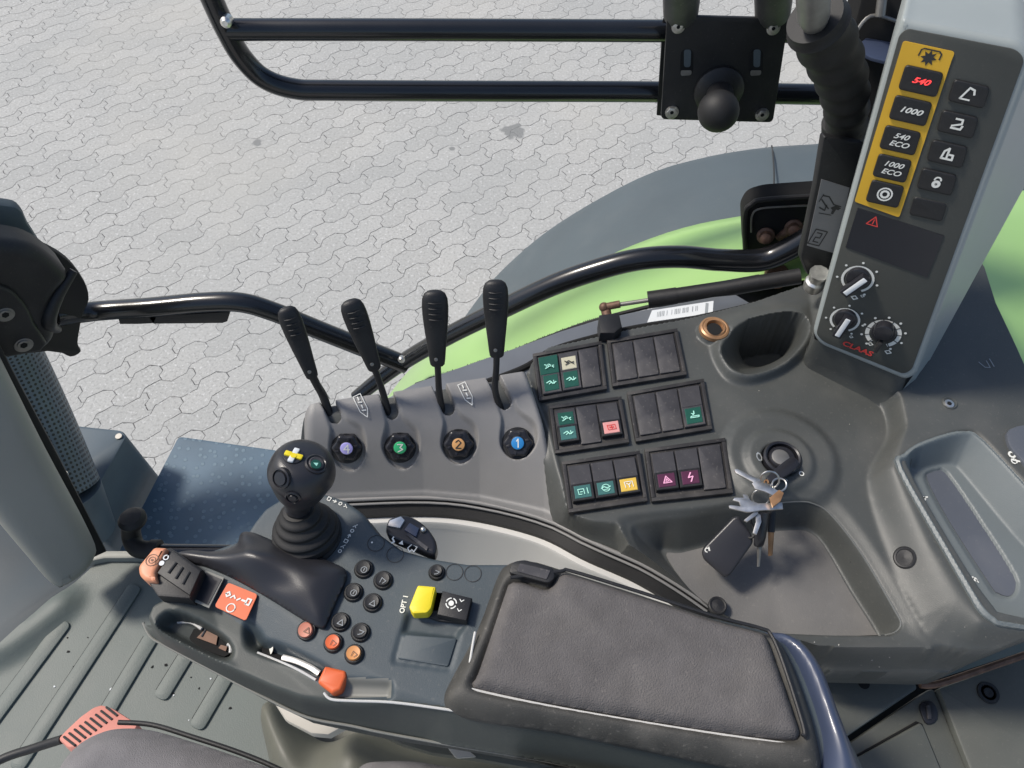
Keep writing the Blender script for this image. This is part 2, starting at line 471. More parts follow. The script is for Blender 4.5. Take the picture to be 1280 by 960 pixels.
def ground_mat():
    m = bpy.data.materials.new('zigzag_paving'); m.use_nodes = True; nt = m.node_tree; N = nt.nodes; L = nt.links; b = N['Principled BSDF']
    b.inputs['Roughness'].default_value = .85
    tc = N.new('ShaderNodeTexCoord'); mp = N.new('ShaderNodeMapping'); mp.inputs['Rotation'].default_value = (0, 0, math.radians(-38)); L.new(tc.outputs['Object'], mp.inputs['Vector'])
    sp = N.new('ShaderNodeSeparateXYZ'); L.new(mp.outputs['Vector'], sp.inputs[0])
    def mth(op, a, b2=None, clamp=False):
        n = N.new('ShaderNodeMath'); n.operation = op; n.use_clamp = clamp
        for i, q in enumerate((a, b2)):
            if q is None: continue
            if isinstance(q, (int, float)): n.inputs[i].default_value = q
            else: L.new(q, n.inputs[i])
        return n.outputs[0]
    BW, RH = .226, .113
    nzd = N.new('ShaderNodeTexNoise'); nzd.inputs['Scale'].default_value = 9; nzd.inputs['Detail'].default_value = 3; L.new(mp.outputs['Vector'], nzd.inputs['Vector'])
    sx = mth('SINE', mth('MULTIPLY', sp.outputs[0], math.tau/(BW/1.0)))
    # trapezoid-like wave: clamp the sine
    tx = mth('MULTIPLY', mth('SUBTRACT', mth('ADD', mth('MULTIPLY', sx, 1.0), .5, True), .5), .036)
    sy = mth('SINE', mth('MULTIPLY', sp.outputs[1], math.tau/(RH*1.0)))
    ty = mth('MULTIPLY', mth('SUBTRACT', mth('ADD', mth('MULTIPLY', sy, 1.0), .5, True), .5), .03)
    jx = mth('MULTIPLY', mth('SUBTRACT', nzd.outputs['Fac'], .5), .022)
    cx = mth('ADD', mth('ADD', sp.outputs[0], ty), jx); cy = mth('ADD', mth('ADD', sp.outputs[1], tx), jx)
    cb = N.new('ShaderNodeCombineXYZ'); L.new(cx, cb.inputs[0]); L.new(cy, cb.inputs[1])
    br = N.new('ShaderNodeTexBrick'); L.new(cb.outputs[0], br.inputs['Vector'])
    br.inputs['Scale'].default_value = 1; br.inputs['Brick Width'].default_value = BW; br.inputs['Row Height'].default_value = RH; br.offset = .5
    br.inputs['Mortar Size'].default_value = .0026; br.inputs['Mortar Smooth'].default_value = .35; br.inputs['Bias'].default_value = 0
    br.inputs['Color1'].default_value = (.42, .42, .398, 1); br.inputs['Color2'].default_value = (.475, .472, .446, 1); br.inputs['Mortar'].default_value = (.47, .46, .44, 1)
    def noise(sc, det=4, rot=False):
        n = N.new('ShaderNodeTexNoise'); n.inputs['Scale'].default_value = sc; n.inputs['Detail'].default_value = det; L.new(tc.outputs['Object'], n.inputs['Vector']); return n.outputs['Fac']
    def mr(v, a, b2, c, d):
        n = N.new('ShaderNodeMapRange'); L.new(v, n.inputs['Value'])
        for i, q in enumerate((a, b2, c, d)): n.inputs[i+1].default_value = q
        return n.outputs['Result']
    def mix(fac, a, bcol, mode='MIX'):
        n = N.new('ShaderNodeMix'); n.data_type = 'RGBA'; n.blend_type = mode
        if isinstance(fac, float): n.inputs['Factor'].default_value = fac
        else: L.new(fac, n.inputs['Factor'])
        L.new(a, n.inputs['A'])
        if isinstance(bcol, tuple): n.inputs['B'].default_value = bcol
        else: L.new(bcol, n.inputs['B'])
        return n.outputs['Result']
    jf = mth('MULTIPLY', br.outputs['Fac'], mr(noise(7.5), .33, .55, .4, 1.0))
    col = mix(jf, br.outputs['Color'], (.075, .074, .07, 1))
    col = mix(mr(noise(75, 4), .5, .72, 0, .6), col, (.24, .235, .225, 1))
    col = mix(mr(noise(60, 3), .58, .7, 0, .5), col, (.75, .75, .73, 1))
    col = mix(mr(noise(1.1, 5), .4, .75, 0, .42), col, (.36, .37, .36, 1))
    col = mix(mr(noise(.7, 3), .5, .7, 0, .42), col, (.53, .51, .455, 1))
    # oil spots with a shape of their own
    for px, py, r in ((642, 165, .07), (322, 178, .035), (565, 186, .02)):
        p = PH(px, py, 2.9)
        vd = N.new('ShaderNodeVectorMath'); vd.operation = 'DISTANCE'; L.new(tc.outputs['Object'], vd.inputs[0]); vd.inputs[1].default_value = (p.x, p.y, 0)
        dd = mth('ADD', vd.outputs['Value'], mth('MULTIPLY', mth('SUBTRACT', noise(16, 3), .5), r*2.0))
        col = mix(mr(dd, r*.8, r*1.1, .8, 0), col, (.2, .205, .2, 1))
    L.new(col, b.inputs['Base Color'])
    bp = N.new('ShaderNodeBump'); bp.inputs['Strength'].default_value = .6; bp.inputs['Distance'].default_value = .004
    hgt = mth('ADD', mth('MULTIPLY', jf, -1.0), mth('MULTIPLY', noise(120, 3), .5))
    L.new(hgt, bp.inputs['Height']); L.new(bp.outputs['Normal'], b.inputs['Normal'])
    return m
def dots_mat(name, base, dot, pitch, rad, uv=False, rough=.5, rnd_=.25, metal=0.0):
    m = bpy.data.materials.new(name); m.use_nodes = True; nt = m.node_tree; N = nt.nodes; L = nt.links; b = N['Principled BSDF']
    b.inputs['Roughness'].default_value = rough; b.inputs['Metallic'].default_value = metal
    tc = N.new('ShaderNodeTexCoord'); vo = N.new('ShaderNodeTexVoronoi'); vo.voronoi_dimensions = '2D'; vo.feature = 'F1'
    vo.inputs['Scale'].default_value = 1/pitch; vo.inputs['Randomness'].default_value = rnd_
    L.new(tc.outputs['UV' if uv else 'Object'], vo.inputs['Vector'])
    mr = N.new('ShaderNodeMapRange'); mr.inputs[1].default_value = rad*.8; mr.inputs[2].default_value = rad; mr.inputs[3].default_value = 1; mr.inputs[4].default_value = 0
    L.new(vo.outputs['Distance'], mr.inputs['Value'])
    nz = N.new('ShaderNodeTexNoise'); nz.inputs['Scale'].default_value = 7; nz.inputs['Detail'].default_value = 6; L.new(tc.outputs['Object'], nz.inputs['Vector'])
    rp = N.new('ShaderNodeValToRGB'); rp.color_ramp.elements[0].position = .3; rp.color_ramp.elements[1].position = .7
    rp.color_ramp.elements[0].color = (*[c*.82 for c in base], 1); rp.color_ramp.elements[1].color = (*[c*1.2 for c in base], 1)
    L.new(nz.outputs['Fac'], rp.inputs['Fac'])
    mx = N.new('ShaderNodeMix'); mx.data_type = 'RGBA'; L.new(mr.outputs['Result'], mx.inputs['Factor']); L.new(rp.outputs['Color'], mx.inputs['A']); mx.inputs['B'].default_value = (*dot, 1)
    L.new(mx.outputs['Result'], b.inputs['Base Color'])
    bp = N.new('ShaderNodeBump'); bp.inputs['Strength'].default_value = .5; bp.inputs['Distance'].default_value = .002
    L.new(mr.outputs['Result'], bp.inputs['Height']); L.new(bp.outputs['Normal'], b.inputs['Normal'])
    return m
M['ground'] = ground_mat()
M['step'] = dots_mat('studded_step_plate', (.09, .14, .19), (.13, .19, .24), .026, .22, rnd_=.8, rough=.6)
M['perf'] = dots_mat('perforated_metal', (.1, .13, .155), (.01, .012, .014), .011, .32, uv=True, rnd_=0.0, rough=.45)

# ------------------------------------------------------------------ setting
g = MB(); g.add([(-40, -40, 0), (40, -40, 0), (40, 40, 0), (-40, 40, 0)], [(0, 1, 2, 3)], M['ground'])
o = g.build('paving', base=(0, 0, 0)); o['kind'] = 'structure'

# cab floor ---------------------------------------------------------
FL = level(1.35)
fout = [FL.loc(*p) for p in ((-250, 1100), (-250, 960), (-60, 880), (8, 806), (78, 742), (128, 697), (330, 697), (760, 697), (1400, 760), (1400, 1150))]
ribs = [((83, 777), (-20, 915), 9.5), ((171, 732), (20, 962), 9.5), ((193, 792), (130, 897), 9.5), ((238, 812), (200, 874), 8), ((288, 838), (245, 911), 9)]
def floor_f(X, Y):
    Z = np.zeros_like(X)
    lip = [FL.loc(x, y, .03) for x, y in ((-260, 1000), (-60, 842), (10, 806), (78, 752), (64, 742), (0, 790), (-260, 960))]
    d = sdf(X, Y, cr(lip, 3)); Z += .018*np.clip(1+d/.03, 0, 1)**2
    return Z
mb = MB(); mb.relief(FL, fout, floor_f, .012, M['floor'], skirt=.05)
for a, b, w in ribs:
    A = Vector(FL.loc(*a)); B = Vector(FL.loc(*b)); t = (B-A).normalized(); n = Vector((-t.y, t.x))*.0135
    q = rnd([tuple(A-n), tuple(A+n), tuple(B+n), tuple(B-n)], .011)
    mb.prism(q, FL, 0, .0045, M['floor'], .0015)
    mb.tube([FL.to3(*(B-n*1.02-t*.01), .001), FL.to3(*(A-n*1.02+t*.01), .001)], .0016, M['dark'], seg=6)  # dark strip paints the shadow line beside each rib
for k in range(26):
    x, y = FL.loc(random.uniform(60, 300), random.uniform(790, 905)); r = random.uniform(.0012, .003)
    mb.prism([(x+r*math.cos(a)*random.uniform(.5, 1.2), y+r*math.sin(a)*random.uniform(.5, 1.2)) for a in (0, 1.2, 2.4, 3.7, 5)], FL, 0, .0012, M['dark'] if k % 3 else M['paper'])
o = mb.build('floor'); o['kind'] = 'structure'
mb = MB()
mb.plate([(100, 704), (126, 688), (700, 686), (700, 698), (330, 698), (130, 698)], level(1.35), M['pillar'], th=.02, off=-.004, bevel=.004)
t = tag(mb.build('door_sill'), 'pale olive sill trim at the front edge of the cab floor', 'sill')

# left door pillar ---------------------------------------------------
PP = Pl(PH(60, 738, 1.31), PH(126, 695, 1.31), PH(-20, 420, .88))
t = thing('cab_pillar', 'olive grey cab pillar leaning out of the lower left of the photo', 'pillar', PH(95, 715, 1.31))
mb = MB(); mb.plate([(-160, 500), (-60, 590), (0, 662), (34, 702), (66, 738), (82, 741), (108, 725), (123, 704), (120, 682), (66, 580), (26, 500), (-6, 436), (-60, 330), (-160, 240)], PP, M['pillar'], th=.08, bevel=.03, seg=7, curve=4)
mb.build('trim', t)
mb = MB(); mb.plate([(20, 470), (-6, 420), (-70, 310), (-90, 330), (10, 520), (60, 610), (108, 702), (134, 690), (76, 575)], PP, M['rubber'], th=.02, off=.0, bevel=.004)
mb.build('door_seal', t)
mb = MB(); mb.disc((116, 688), 4, PP, M['dark'], th=.003, off=.05); mb.disc((76, 731), 4, PP, M['dark'], th=.003, off=.05)
mb.build('screw_hole', t)

# dark boxes outside left -------------------------------------------
mb = MB(); B1 = level(1.62)
mb.plate([(86, 530), (152, 537), (158, 545), (100, 648), (20, 640)], B1, M['box'], th=.5, off=-.5, bevel=.008, r=.01)
mb.disc((148, 545), 4, B1, M['steel2'], th=.004, off=.0)
t = tag(mb.build('tool_box'), 'blue grey metal box with slanted side below the cab, left of the step', 'box')
mb = MB(); mb.plate([(60, 612), (205, 600), (215, 705), (100, 705)], level(2.05), M['boxd'], th=.06, bevel=.004)
t = tag(mb.build('tank_lid'), 'dark blue flat lid in the gap between metal box and step plate', 'tank lid')
mb = MB(); mb.plate([(-300, 560), (20, 600), (130, 700), (60, 800), (-300, 1000)], level(1.55), M['boxd'], th=.05, bevel=.012, r=.02)
t = tag(mb.build('fuel_tank'), 'dark blue grey tank seen beyond the pillar at the left edge', 'tank')
pts = [PH(-70, 330, 1.05), PH(-15, 430, 1.25), PH(35, 530, 1.42), PH(72, 615, 1.55)]
t = thing('exhaust_guard', 'perforated blue grey round guard running behind the left pillar', 'guard', pts[-1])
mb = MB(); mb.tube(pts, .088, M['perf'], seg=40, n=8, cap=False); mb.build('perforated_shell', t)
mb = MB(); mb.tube([pts[-1], PH(92, 668, 1.66)], [.089, .089], M['box'], seg=40, smooth=False); mb.build('base_collar', t)
mb = MB(); mb.disc((80, 592), 4, level(1.46), M['steel'], th=.006); mb.build('bolt', t)
# step plate
mb = MB(); mb.plate([(223, 545), (420, 573), (420, 720), (140, 705)], level(1.8), M['step'], th=.03, bevel=.004, r=.012)
t = tag(mb.build('step_plate'), 'blue studded step plate outside below the cab door', 'step')
# elbow pipe
t = thing('handrail_pipe', 'black rail with a thick rubber elbow lying along the door sill', 'handrail', PH(240, 686, 1.28))
mb = MB(); mb.tube([PH(166, 650, 1.24), PH(164, 668, 1.28), PH(172, 685, 1.29), PH(196, 688, 1.285)], .0165, M['rubber'], n=8)
mb.lathe(PH(166, 650, 1.24), (0, .1, 1), [(.012, -.006), (.023, -.004), (.024, .004), (.018, .012), (.006, .014)], M['rubber']); 
mb.tube([PH(188, 688, 1.285), PH(200, 688, 1.285)], .019, M['rubber']); mb.build('rubber_elbow', t)
mb = MB(); mb.tube([PH(195, 687, 1.285), PH(420, 690, 1.285)], .0105, M['tubem']); mb.build('rail', t)

# ------------------------------------------------------------------ rear fender
def resample(P, n):
    P = cr(P, 8, False); P = [Vector(p) for p in P]; d = [0]
    for a, b in zip(P, P[1:]): d.append(d[-1]+(b-a).length)
    out = []; k = 0
    for i in range(n):
        s_ = d[-1]*i/(n-1)
        while k < len(d)-2 and d[k+1] < s_: k += 1
        t_ = (s_-d[k])/max(1e-9, d[k+1]-d[k]); out.append(P[k].lerp(P[k+1], t_))
    return out
def surf(mb, lines, mt, n=60):
    R = [resample(l, n) for l in lines]; vs = [p for r in R for p in r]; fs = []
    for i in range(len(R)-1):
        for k in range(n-1): fs.append((i*n+k, i*n+k+1, (i+1)*n+k+1, (i+1)*n+k))
    mb.add(vs, fs, mt)
inner = [PY(470, 560, .86), PY(520, 482, .86), PY(580, 462, .86), PY(640, 441, .86), PY(745, 402, .86), PY(900, 365, .86), PY(1030, 350, .82), PY(1180, 380, .74), PY(1300, 470, .66), PY(1460, 560, .6)]
crease = [PY(462, 530, 1.08), PY(508, 472, 1.08), PY(566, 426, 1.08), PY(640, 384, 1.08), PY(700, 352, 1.08), PY(765, 319, 1.08), PY(845, 289, 1.08), PY(930, 272, 1.08), PY(1100, 250, 1.08), PY(1290, 238, 1.1), PY(1460, 250, 1.1)]
outer = [PY(500, 560, 1.36), PY(555, 440, 1.36), PY(600, 370, 1.36), PY(640, 326, 1.36), PY(700, 278, 1.36), PY(800, 222, 1.36), PY(880, 197, 1.36), PY(960, 184, 1.36), PY(1030, 179, 1.36), PY(1200, 160, 1.36), PY(1460, 150, 1.36)]
t = thing('rear_fender', 'lime green rear mudguard with a wide dark grey outer edge', 'mudguard', PY(700, 350, 1.1))
def mid(a, b, f, dz):
    A = resample(a, 40); B = resample(b, 40); return [tuple(p.lerp(q, f)+Vector((0, 0, dz))) for p, q in zip(A, B)]
mb = MB(); surf(mb, [inner, mid(inner, crease, .35, .022), mid(inner, crease, .72, .03), mid(inner, crease, .93, .016), crease], M['green']); 
surf(mb, [crease, [tuple(Vector(p)-Vector((0, -.004, .02))) for p in crease]], M['ink'])
mb.build('green_panel', t, sharp=60)
cr2 = [tuple(Vector(p)-Vector((0, -.006, .012))) for p in crease]
lowr = [tuple(Vector(p)+Vector((0, -.01, -.12))) for p in outer]
mb = MB(); surf(mb, [cr2, mid(cr2, outer, .5, .02), mid(cr2, outer, .85, .018), outer, lowr], M['fgrey']); 
mb.build('grey_edge_panel', t, sharp=60)
mb = MB(); mb.tube([PY(964, 184, 1.36)+Vector((0, 0, .004)), PY(963, 205, 1.27)+Vector((0, 0, .02)), PY(964, 235, 1.17)+Vector((0, 0, .02)), PY(964, 262, 1.09)+Vector((0, 0, .004))], .0016, M['ink'], seg=6); mb.build('seam', t)
# toothed rubber seal at its inner edge
mb = MB(); seal = resample([tuple(Vector(p)+Vector((0, 0, .004))) for p in inner[1:6]], 160)
mb.tube(seal[::4], .0035, M['rubber'], seg=8, n=2)
for i in range(10, 105, 1):
    p = seal[i]; mb.tube([p, p+Vector((.001, .002+.004*random.random(), .002))], [.0014, .0006], M['rubber'], seg=5, smooth=False)
mb.build('toothed_seal', t)

# ------------------------------------------------------------------ guard rails (upper)
YR = 1.06
t = thing('guard_rail', 'black tubular guard rail with two level bars across the side window', 'guard rail', PY(560, 75, YR))
mb = MB(); mb.tube([PY(240, -60, YR), PY(262, -8, YR), PY(283, 38, YR), PY(303, 72, YR), PY(330, 98, YR), PY(368, 111, YR), PY(420, 113, YR), PY(600, 114, YR), PY(830, 115, YR), PY(1075, 119, YR)], .0158, M['tubem'], n=8); mb.build('bent_tube', t)
mb = MB(); mb.tube([PY(284, 37, YR), PY(560, 37.5, YR), PY(1045, 40, YR)], .0155, M['tubem']); mb.build('upper_bar', t)
mb = MB(); mb.lathe(PY(283, 27, YR-.02), (0, -1, .2), [(.008, -.01), (.008, .004), (.004, .008)], M['steel'], seg=12); mb.build('bolt', t)
# mounting plate with ball
MP = Pl(PY(835, 18, 1.02), PY(985, 22, 1.02), PY(826, 150, 1.0))
t = thing('ball_mount', 'square black mounting plate with slots and a rubber ball, clamped to the rails', 'ball mount', MP.hit(898, 90))
mb = MB(); 
loc = [MP.loc(x, y, .004) for x, y in ((834, 19), (986, 23), (966, 153), (826, 149))]
mb.prism(rnd(loc, .008), MP, 0, .005, M['black'], .0012)
for cx in (859, 946):
    mb.plate([(cx-8, 62), (cx+8, 62), (cx+7, 94), (cx-9, 94)], MP, M['dark'], th=.0006, off=.005, r=.008)
    mb.plate([(cx-4, 62), (cx+5, 62), (cx+4, 84), (cx-4, 84)], MP, M['fgrey'], th=.0004, off=.0056, r=.004)
    mb.plate([(cx-8, 88), (cx+6, 88), (cx+5, 94), (cx-8, 95)], MP, M['steel2'], th=.0004, off=.0056, r=.003)
mb.build('plate', t)
mb = MB(); mb.plate([(829, 24), (845, 24), (838, 146), (821, 144)], MP, M['black'], th=.004, off=-.045); mb.build('back_plate', t); mb = MB(); mb.plate([(960, 24), (984, 26), (966, 150), (952, 148)], MP, M['black'], th=.004, off=-.045); mb.build('back_plate', t)
for cx in (851, 966):
    mb = MB(); mb.tube([PY(cx+2, -25, 1.0), PY(cx, 16, 1.03)], [.026, .024], M['switchm'], smooth=False, seg=24); mb.build('clamp', t)
for c in ((848, 34), (967, 36), (840, 141), (953, 144)):
    mb = MB(); mb.disc(c, 8.5, MP, M['steel'], th=.0025, off=.005, bevel=.0008, n=20); mb.disc(c, 6.5, MP, M['steel'], th=.006, off=.0075, bevel=.001, n=6); mb.disc(c, 2.5, MP, M['dark'], th=.0004, off=.0136, n=6); mb.build('bolt', t)
mb = MB(); cb = MP.hit(898, 112, .006); mb.lathe(cb, MP.N, [(.036, 0), (.036, .006), (.032, .01), (.019, .014), (.017, .03), (.017, .05)], M['black'], seg=32)
bc = PD(898, 139, (cb-CAM).dot(Vector((0, CT, -ST)))-.062); 
mb.tube([cb+MP.N*.01, bc], [.019, .017], M['black'], smooth=False, seg=24); mb.build('ball_base', t)
mb = MB(); mb.ball(bc, .0285, M['rubber'], MP.N); mb.build('rubber_ball', t)

# ------------------------------------------------------------------ window opening bars
YB = .86
t = thing('window_latch_housing', 'black rounded latch housing with two bolts at the left edge', 'latch housing', PY(40, 370, YB))
HP = Pl(PY(0, 300, .80), PY(90, 330, .84), PY(0, 440, .74))
mb = MB(); mb.plate([(-90, 300), (0, 304), (45, 312), (75, 332), (88, 350), (72, 372), (66, 395), (72, 420), (60, 438), (30, 446), (-90, 440)], HP, M['black'], th=.05, off=0, bevel=.02, seg=6, curve=4)
mb.plate([(-90, 350), (0, 358), (30, 378), (44, 405), (52, 440), (-90, 446)], HP, M['black'], th=.008, off=.05, bevel=.006, seg=4, curve=3)
mb.tube([HP.hit(92, 338, .03), HP.hit(70, 372, .04), HP.hit(60, 402, .045), HP.hit(72, 412, .02)], [.006, .010, .012, .006], M['black'])
mb.build('housing', t)
mb = MB(); mb.plate([(-90, 270), (0, 288), (50, 305), (85, 325), (106, 352), (112, 375), (104, 395), (98, 430), (102, 440), (88, 447), (60, 440), (-90, 440)], HP, M['rubber'], th=.012, off=-.03, bevel=.004, curve=3); mb.build('seal_disc', t)
mb = MB(); mb.plate([(-90, 246), (0, 256), (26, 262), (36, 280), (52, 312), (0, 300), (-90, 290)], HP, M['fgrey'], th=.02, off=-.05, bevel=.008, curve=3); mb.build('upper_cap', t)
for c in ((7, 394), (30, 432)):
    mb = MB(); mb.disc(c, 12, HP, M['steel2'], th=.003, off=.056, bevel=.001, n=24); mb.disc(c, 8, HP, M['steel2'], th=.004, off=.058, bevel=.0015, n=20); mb.disc(c, 5, HP, M['dark'], th=.0005, off=.0622, n=6); mb.build('bolt', t)
t = thing('window_bar', 'long black bent tube from the left housing to the black rear bracket', 'bar', PY(500, 452, YB))
mb = MB(); mb.tube([PY(68, 396, YB-.04), PY(120, 389, YB), PY(190, 384, YB), PY(255, 378, YB), PY(300, 378, YB), PY(340, 389, YB), PY(400, 413, YB), PY(460, 437, YB), PY(508, 456, YB)], .0172, M['tubem'], n=8); mb.build('front_tube', t)
mb = MB(); mb.plate([(148, 398), (195, 396), (192, 404), (172, 405), (150, 405)], Pl(PY(100, 400, YB), PY(300, 400, YB), PY(100, 500, YB)), M['black'], th=.012); mb.plate([(185, 396), (288, 390), (284, 402), (278, 404), (192, 405)], Pl(PY(100, 400, YB), PY(300, 400, YB), PY(100, 500, YB)), M['black'], th=.012, bevel=.001); mb.build('grip_strip', t)
mb = MB(); mb.tube([PY(445, 497, YB-.03), PY(500, 455, YB), PY(560, 420, YB), PY(620, 390, YB), PY(690, 357, YB), PY(750, 336, YB), PY(800, 324, YB), PY(850, 321, YB), PY(900, 325, YB), PY(950, 325, YB), PY(985, 312, YB), PY(1030, 285, YB)], [.013, .016, .0168, .0175, .018, .018, .018, .018, .018, .0185, .0185, .0185], M['tubem'], n=8); mb.build('rear_tube', t)
mb = MB(); c = PY(502, 449, YB-.02); mb.lathe(c, (0, -1, .4), [(.006, -.004), (.0065, .003), (.004, .006)], M['steel'], seg=12); mb.build('joint_bolt', t)
# black rear bracket
YK = .93
KP = Pl(PY(930, 300, YK), PY(1000, 300, YK), PY(930, 250, YK))
t = thing('hinge_bracket', 'black rubber edged hinge pocket with rusty bolts beside the tower', 'hinge', PY(970, 300, YK))
mb = MB(); mb.plate([(931, 312), (929, 268), (938, 253), (958, 247), (1060, 240), (1060, 350), (1000, 360), (940, 348)], KP, M['dark'], th=.03, r=.01, bevel=.004); mb.build('pocket', t)
mb = MB(); mb.tube([KP.hit(932, 322, .034), KP.hit(931, 270, .034), KP.hit(940, 255, .034), KP.hit(960, 249, .034), KP.hit(1060, 243, .034)], .004, M['rubber'], seg=8)
mb.tube([KP.hit(939, 290, .034), KP.hit(940, 270, .034), KP.hit(950, 261, .034), KP.hit(985, 258, .034), KP.hit(1040, 256, .034)], .0016, M['steel2'], seg=8); mb.build('rubber_edge', t)
for i, c in enumerate(((957, 294), (992, 284))):
    mb = MB(); p = KP.hit(c[0], c[1], .034)
    mb.lathe(p, (-.3, -1, .4), [(.014, -.01), (.014, .004), (.010, .006), (.009, .016), (.005, .019)], M['rust'], seg=12)
    if i: mb.tube([p, KP.hit(972, 297, .03)], [.009, .006], M['rust'], smooth=False)
    mb.build('bolt', t)
mb = MB(); mb.plate([(880, 372), (960, 352), (1030, 335), (1040, 352), (1030, 368), (900, 392)], level(.97), M['dark'], th=.02); mb.build('hinge_base', t)
mb = MB(); p = PY(972, 346, .86); mb.lathe(p, (-.1, -1, .5), [(.02, -.01), (.02, .002), (.012, .004), (.01, .012)], M['rust'], seg=20); mb.build('hinge_pin', t)
# gas strut
t = thing('gas_strut', 'black gas strut with thin rod and ball end above the barcode sill', 'gas strut', PH(800, 378, .87))
YG = .80
mb = MB(); mb.tube([PY(810, 375, YG), PY(905, 361, YG), PY(950, 353, YG)], .0125, M['black'], smooth=False, seg=20); mb.tube([PY(810, 375, YG), PY(846, 370, YG)], .0138, M['black'], smooth=False, seg=20); mb.tube([PY(940, 355, YG), PY(1000, 345, YG)], .012, M['black'], smooth=False, seg=20)
mb.build('cylinder', t)
mb = MB(); mb.tube([PY(760, 383, YG), PY(812, 375, YG)], .0035, M['steel2'], smooth=False); mb.build('rod', t)
mb = MB(); mb.ball(PY(755, 384, YG), .008, M['rust']); mb.tube([PY(755, 384, YG), PY(775, 380, YG)], .006, M['rust'], smooth=False); mb.tube([PY(757, 386, YG), PY(760, 402, YG-.02)], .008, M['rust'], smooth=False); mb.build('ball_end', t)
mb = MB(); mb.plate([(749, 393), (774, 390), (778, 408), (768, 416), (750, 416)], level(.80), M['black'], th=.03, off=-.03, bevel=.003); mb.build('foot', t)
# sill with label
SL = level(.845)
t = thing('window_sill', 'brushed metal sill strip behind the switch panels', 'sill', SL.hit(780, 400))
mb = MB(); mb.plate([(470, 505), (520, 478), (600, 450), (640, 436), (700, 414), (745, 400), (800, 388), (890, 371), (920, 368), (940, 380), (880, 402), (780, 424), (700, 446), (650, 474), (560, 500), (480, 530)], SL, M['alu'], th=.01, bevel=.002); 
mb.build('strip', t)
mb = MB(); mb.tube([SL.hit(x, y, .012) for x, y in ((470, 524), (560, 494), (650, 462), (690, 438), (750, 420), (800, 409), (860, 400), (940, 382), (1010, 364))], .0045, M['dark'], seg=8); mb.build('black_gasket', t)
mb = MB(); mb.plate([(815, 388), (892, 376), (891, 391), (809, 403)], SL, M['paper'], th=.0006, off=.0102); 
mb.stroke(SL, [SL.loc(884, 379, .012), SL.loc(883, 390, .012)], .004, M['grey_ink'], z=.0112)
for k in range(26):
    x = 822+k*2.0
    if random.random() < .75:
        mb.stroke(SL, [SL.loc(x, 390-(x-815)*.155+1, .0112), SL.loc(x-.5, 396-(x-815)*.155+1, .0112)], .0006+.0007*random.random(), M['grey_ink'], z=.0112)
o = tag(mb.build('barcode_label'), 'white paper barcode label stuck on the metal sill', 'label')

# ------------------------------------------------------------------ right side console
CP = level(.82)
L_ = lambda x, y, z=0.0: CP.loc(x, y, z)
rim_px = [(372, 628), (430, 625), (530, 622), (600, 629), (680, 649), (740, 678), (800, 704), (850, 733), (892, 762)]
rim_z = [-.06, -.06, -.06, -.058, -.048, -.036, -.036, -.042, -.055]
rim = [L_(x, y, z) for (x, y), z in zip(rim_px, rim_z)]
outl = cr(rim, 5, False) + [L_(950, 812, -.07), L_(1030, 846, -.08), L_(1150, 849, -.08), L_(1170, 848, -.08), L_(1290, 803, -.05), L_(1420, 740, -.03), L_(1420, 640, .02)] \
    + [L_(1345, 600, .02), L_(1290, 495, .02), L_(1262, 432, .02), L_(1240, 385, .02), L_(1226, 340, .02), L_(1200, 300, .02), L_(1060, 300, .0), L_(1030, 345, .0), L_(940, 376, .0), L_(860, 396, .0), L_(790, 409, .0), L_(720, 425, .0), L_(685, 432, .0), L_(664, 445, .01), L_(648, 466, .03)] \
    + [L_(600, 473, .034), L_(560, 479, .034), L_(490, 490, .034), L_(440, 497, .034), L_(398, 503, .034), L_(386, 510, .03), L_(381, 525, .015), L_(378, 560, -.01), L_(374, 600, -.04)]
plat = [L_(*p) for p in ((704, 600), (706, 644), (740, 652), (800, 652), (830, 700), (900, 770), (960, 800), (1010, 803), (1160, 808), (1290, 788), (1500, 700), (1500, 250), (1060, 250), (1000, 350), (860, 390), (690, 425), (655, 455))]
far_l = np.array([L_(386, 504, .034), L_(490, 490, .034), L_(650, 467, .034)]); near_l = np.array(sorted([L_(x, y, z)+(z,) for (x, y), z in zip(rim_px[:6], rim_z)]))
crs = np.array([L_(640, 455, .0), L_(656, 480, .0), L_(680, 540, .0), L_(703, 640, .0), L_(712, 690, 0)])
wells = [(433, 561), (500, 560), (573, 556), (647, 554)]
def circ(c, r, z=0.0, sy=1.0, n=28): 
    x, y = L_(c[0], c[1], z); k = math.hypot(*(np.array(L_(c[0]+1, c[1], z))-np.array((x, y))))
    return [(x+r*k*math.cos(i/n*math.tau), y+r*k*sy*math.sin(i/n*math.tau)) for i in range(n)]
cup_rim = [(901, 440), (906, 424), (926, 405), (958, 395), (988, 391), (1007, 397), (1011, 412), (1003, 430), (985, 450), (960, 463), (935, 468), (914, 460)]
cup_out = [(884, 432), (886, 410), (900, 392), (950, 378), (1000, 372), (1022, 384), (1026, 412), (1015, 440), (990, 462), (962, 477), (930, 483), (903, 472)]
cup_in = [(918, 452), (921, 442), (938, 430), (958, 424), (976, 426), (982, 434), (980, 444), (970, 454), (955, 460), (938, 462), (926, 459)]
tray_rim = [(788, 660), (806, 652), (860, 645), (940, 632), (995, 627), (1018, 630), (1040, 645), (1078, 694), (1118, 762), (1126, 780), (1118, 791), (1100, 794), (1000, 792), (940, 786), (890, 762), (840, 725), (800, 690)]
tray_in = [(825, 688), (850, 688), (900, 676), (955, 663), (990, 660), (1012, 662), (1032, 680), (1066, 738), (1100, 792), (1090, 797), (1000, 797), (945, 790), (900, 768), (860, 735)]
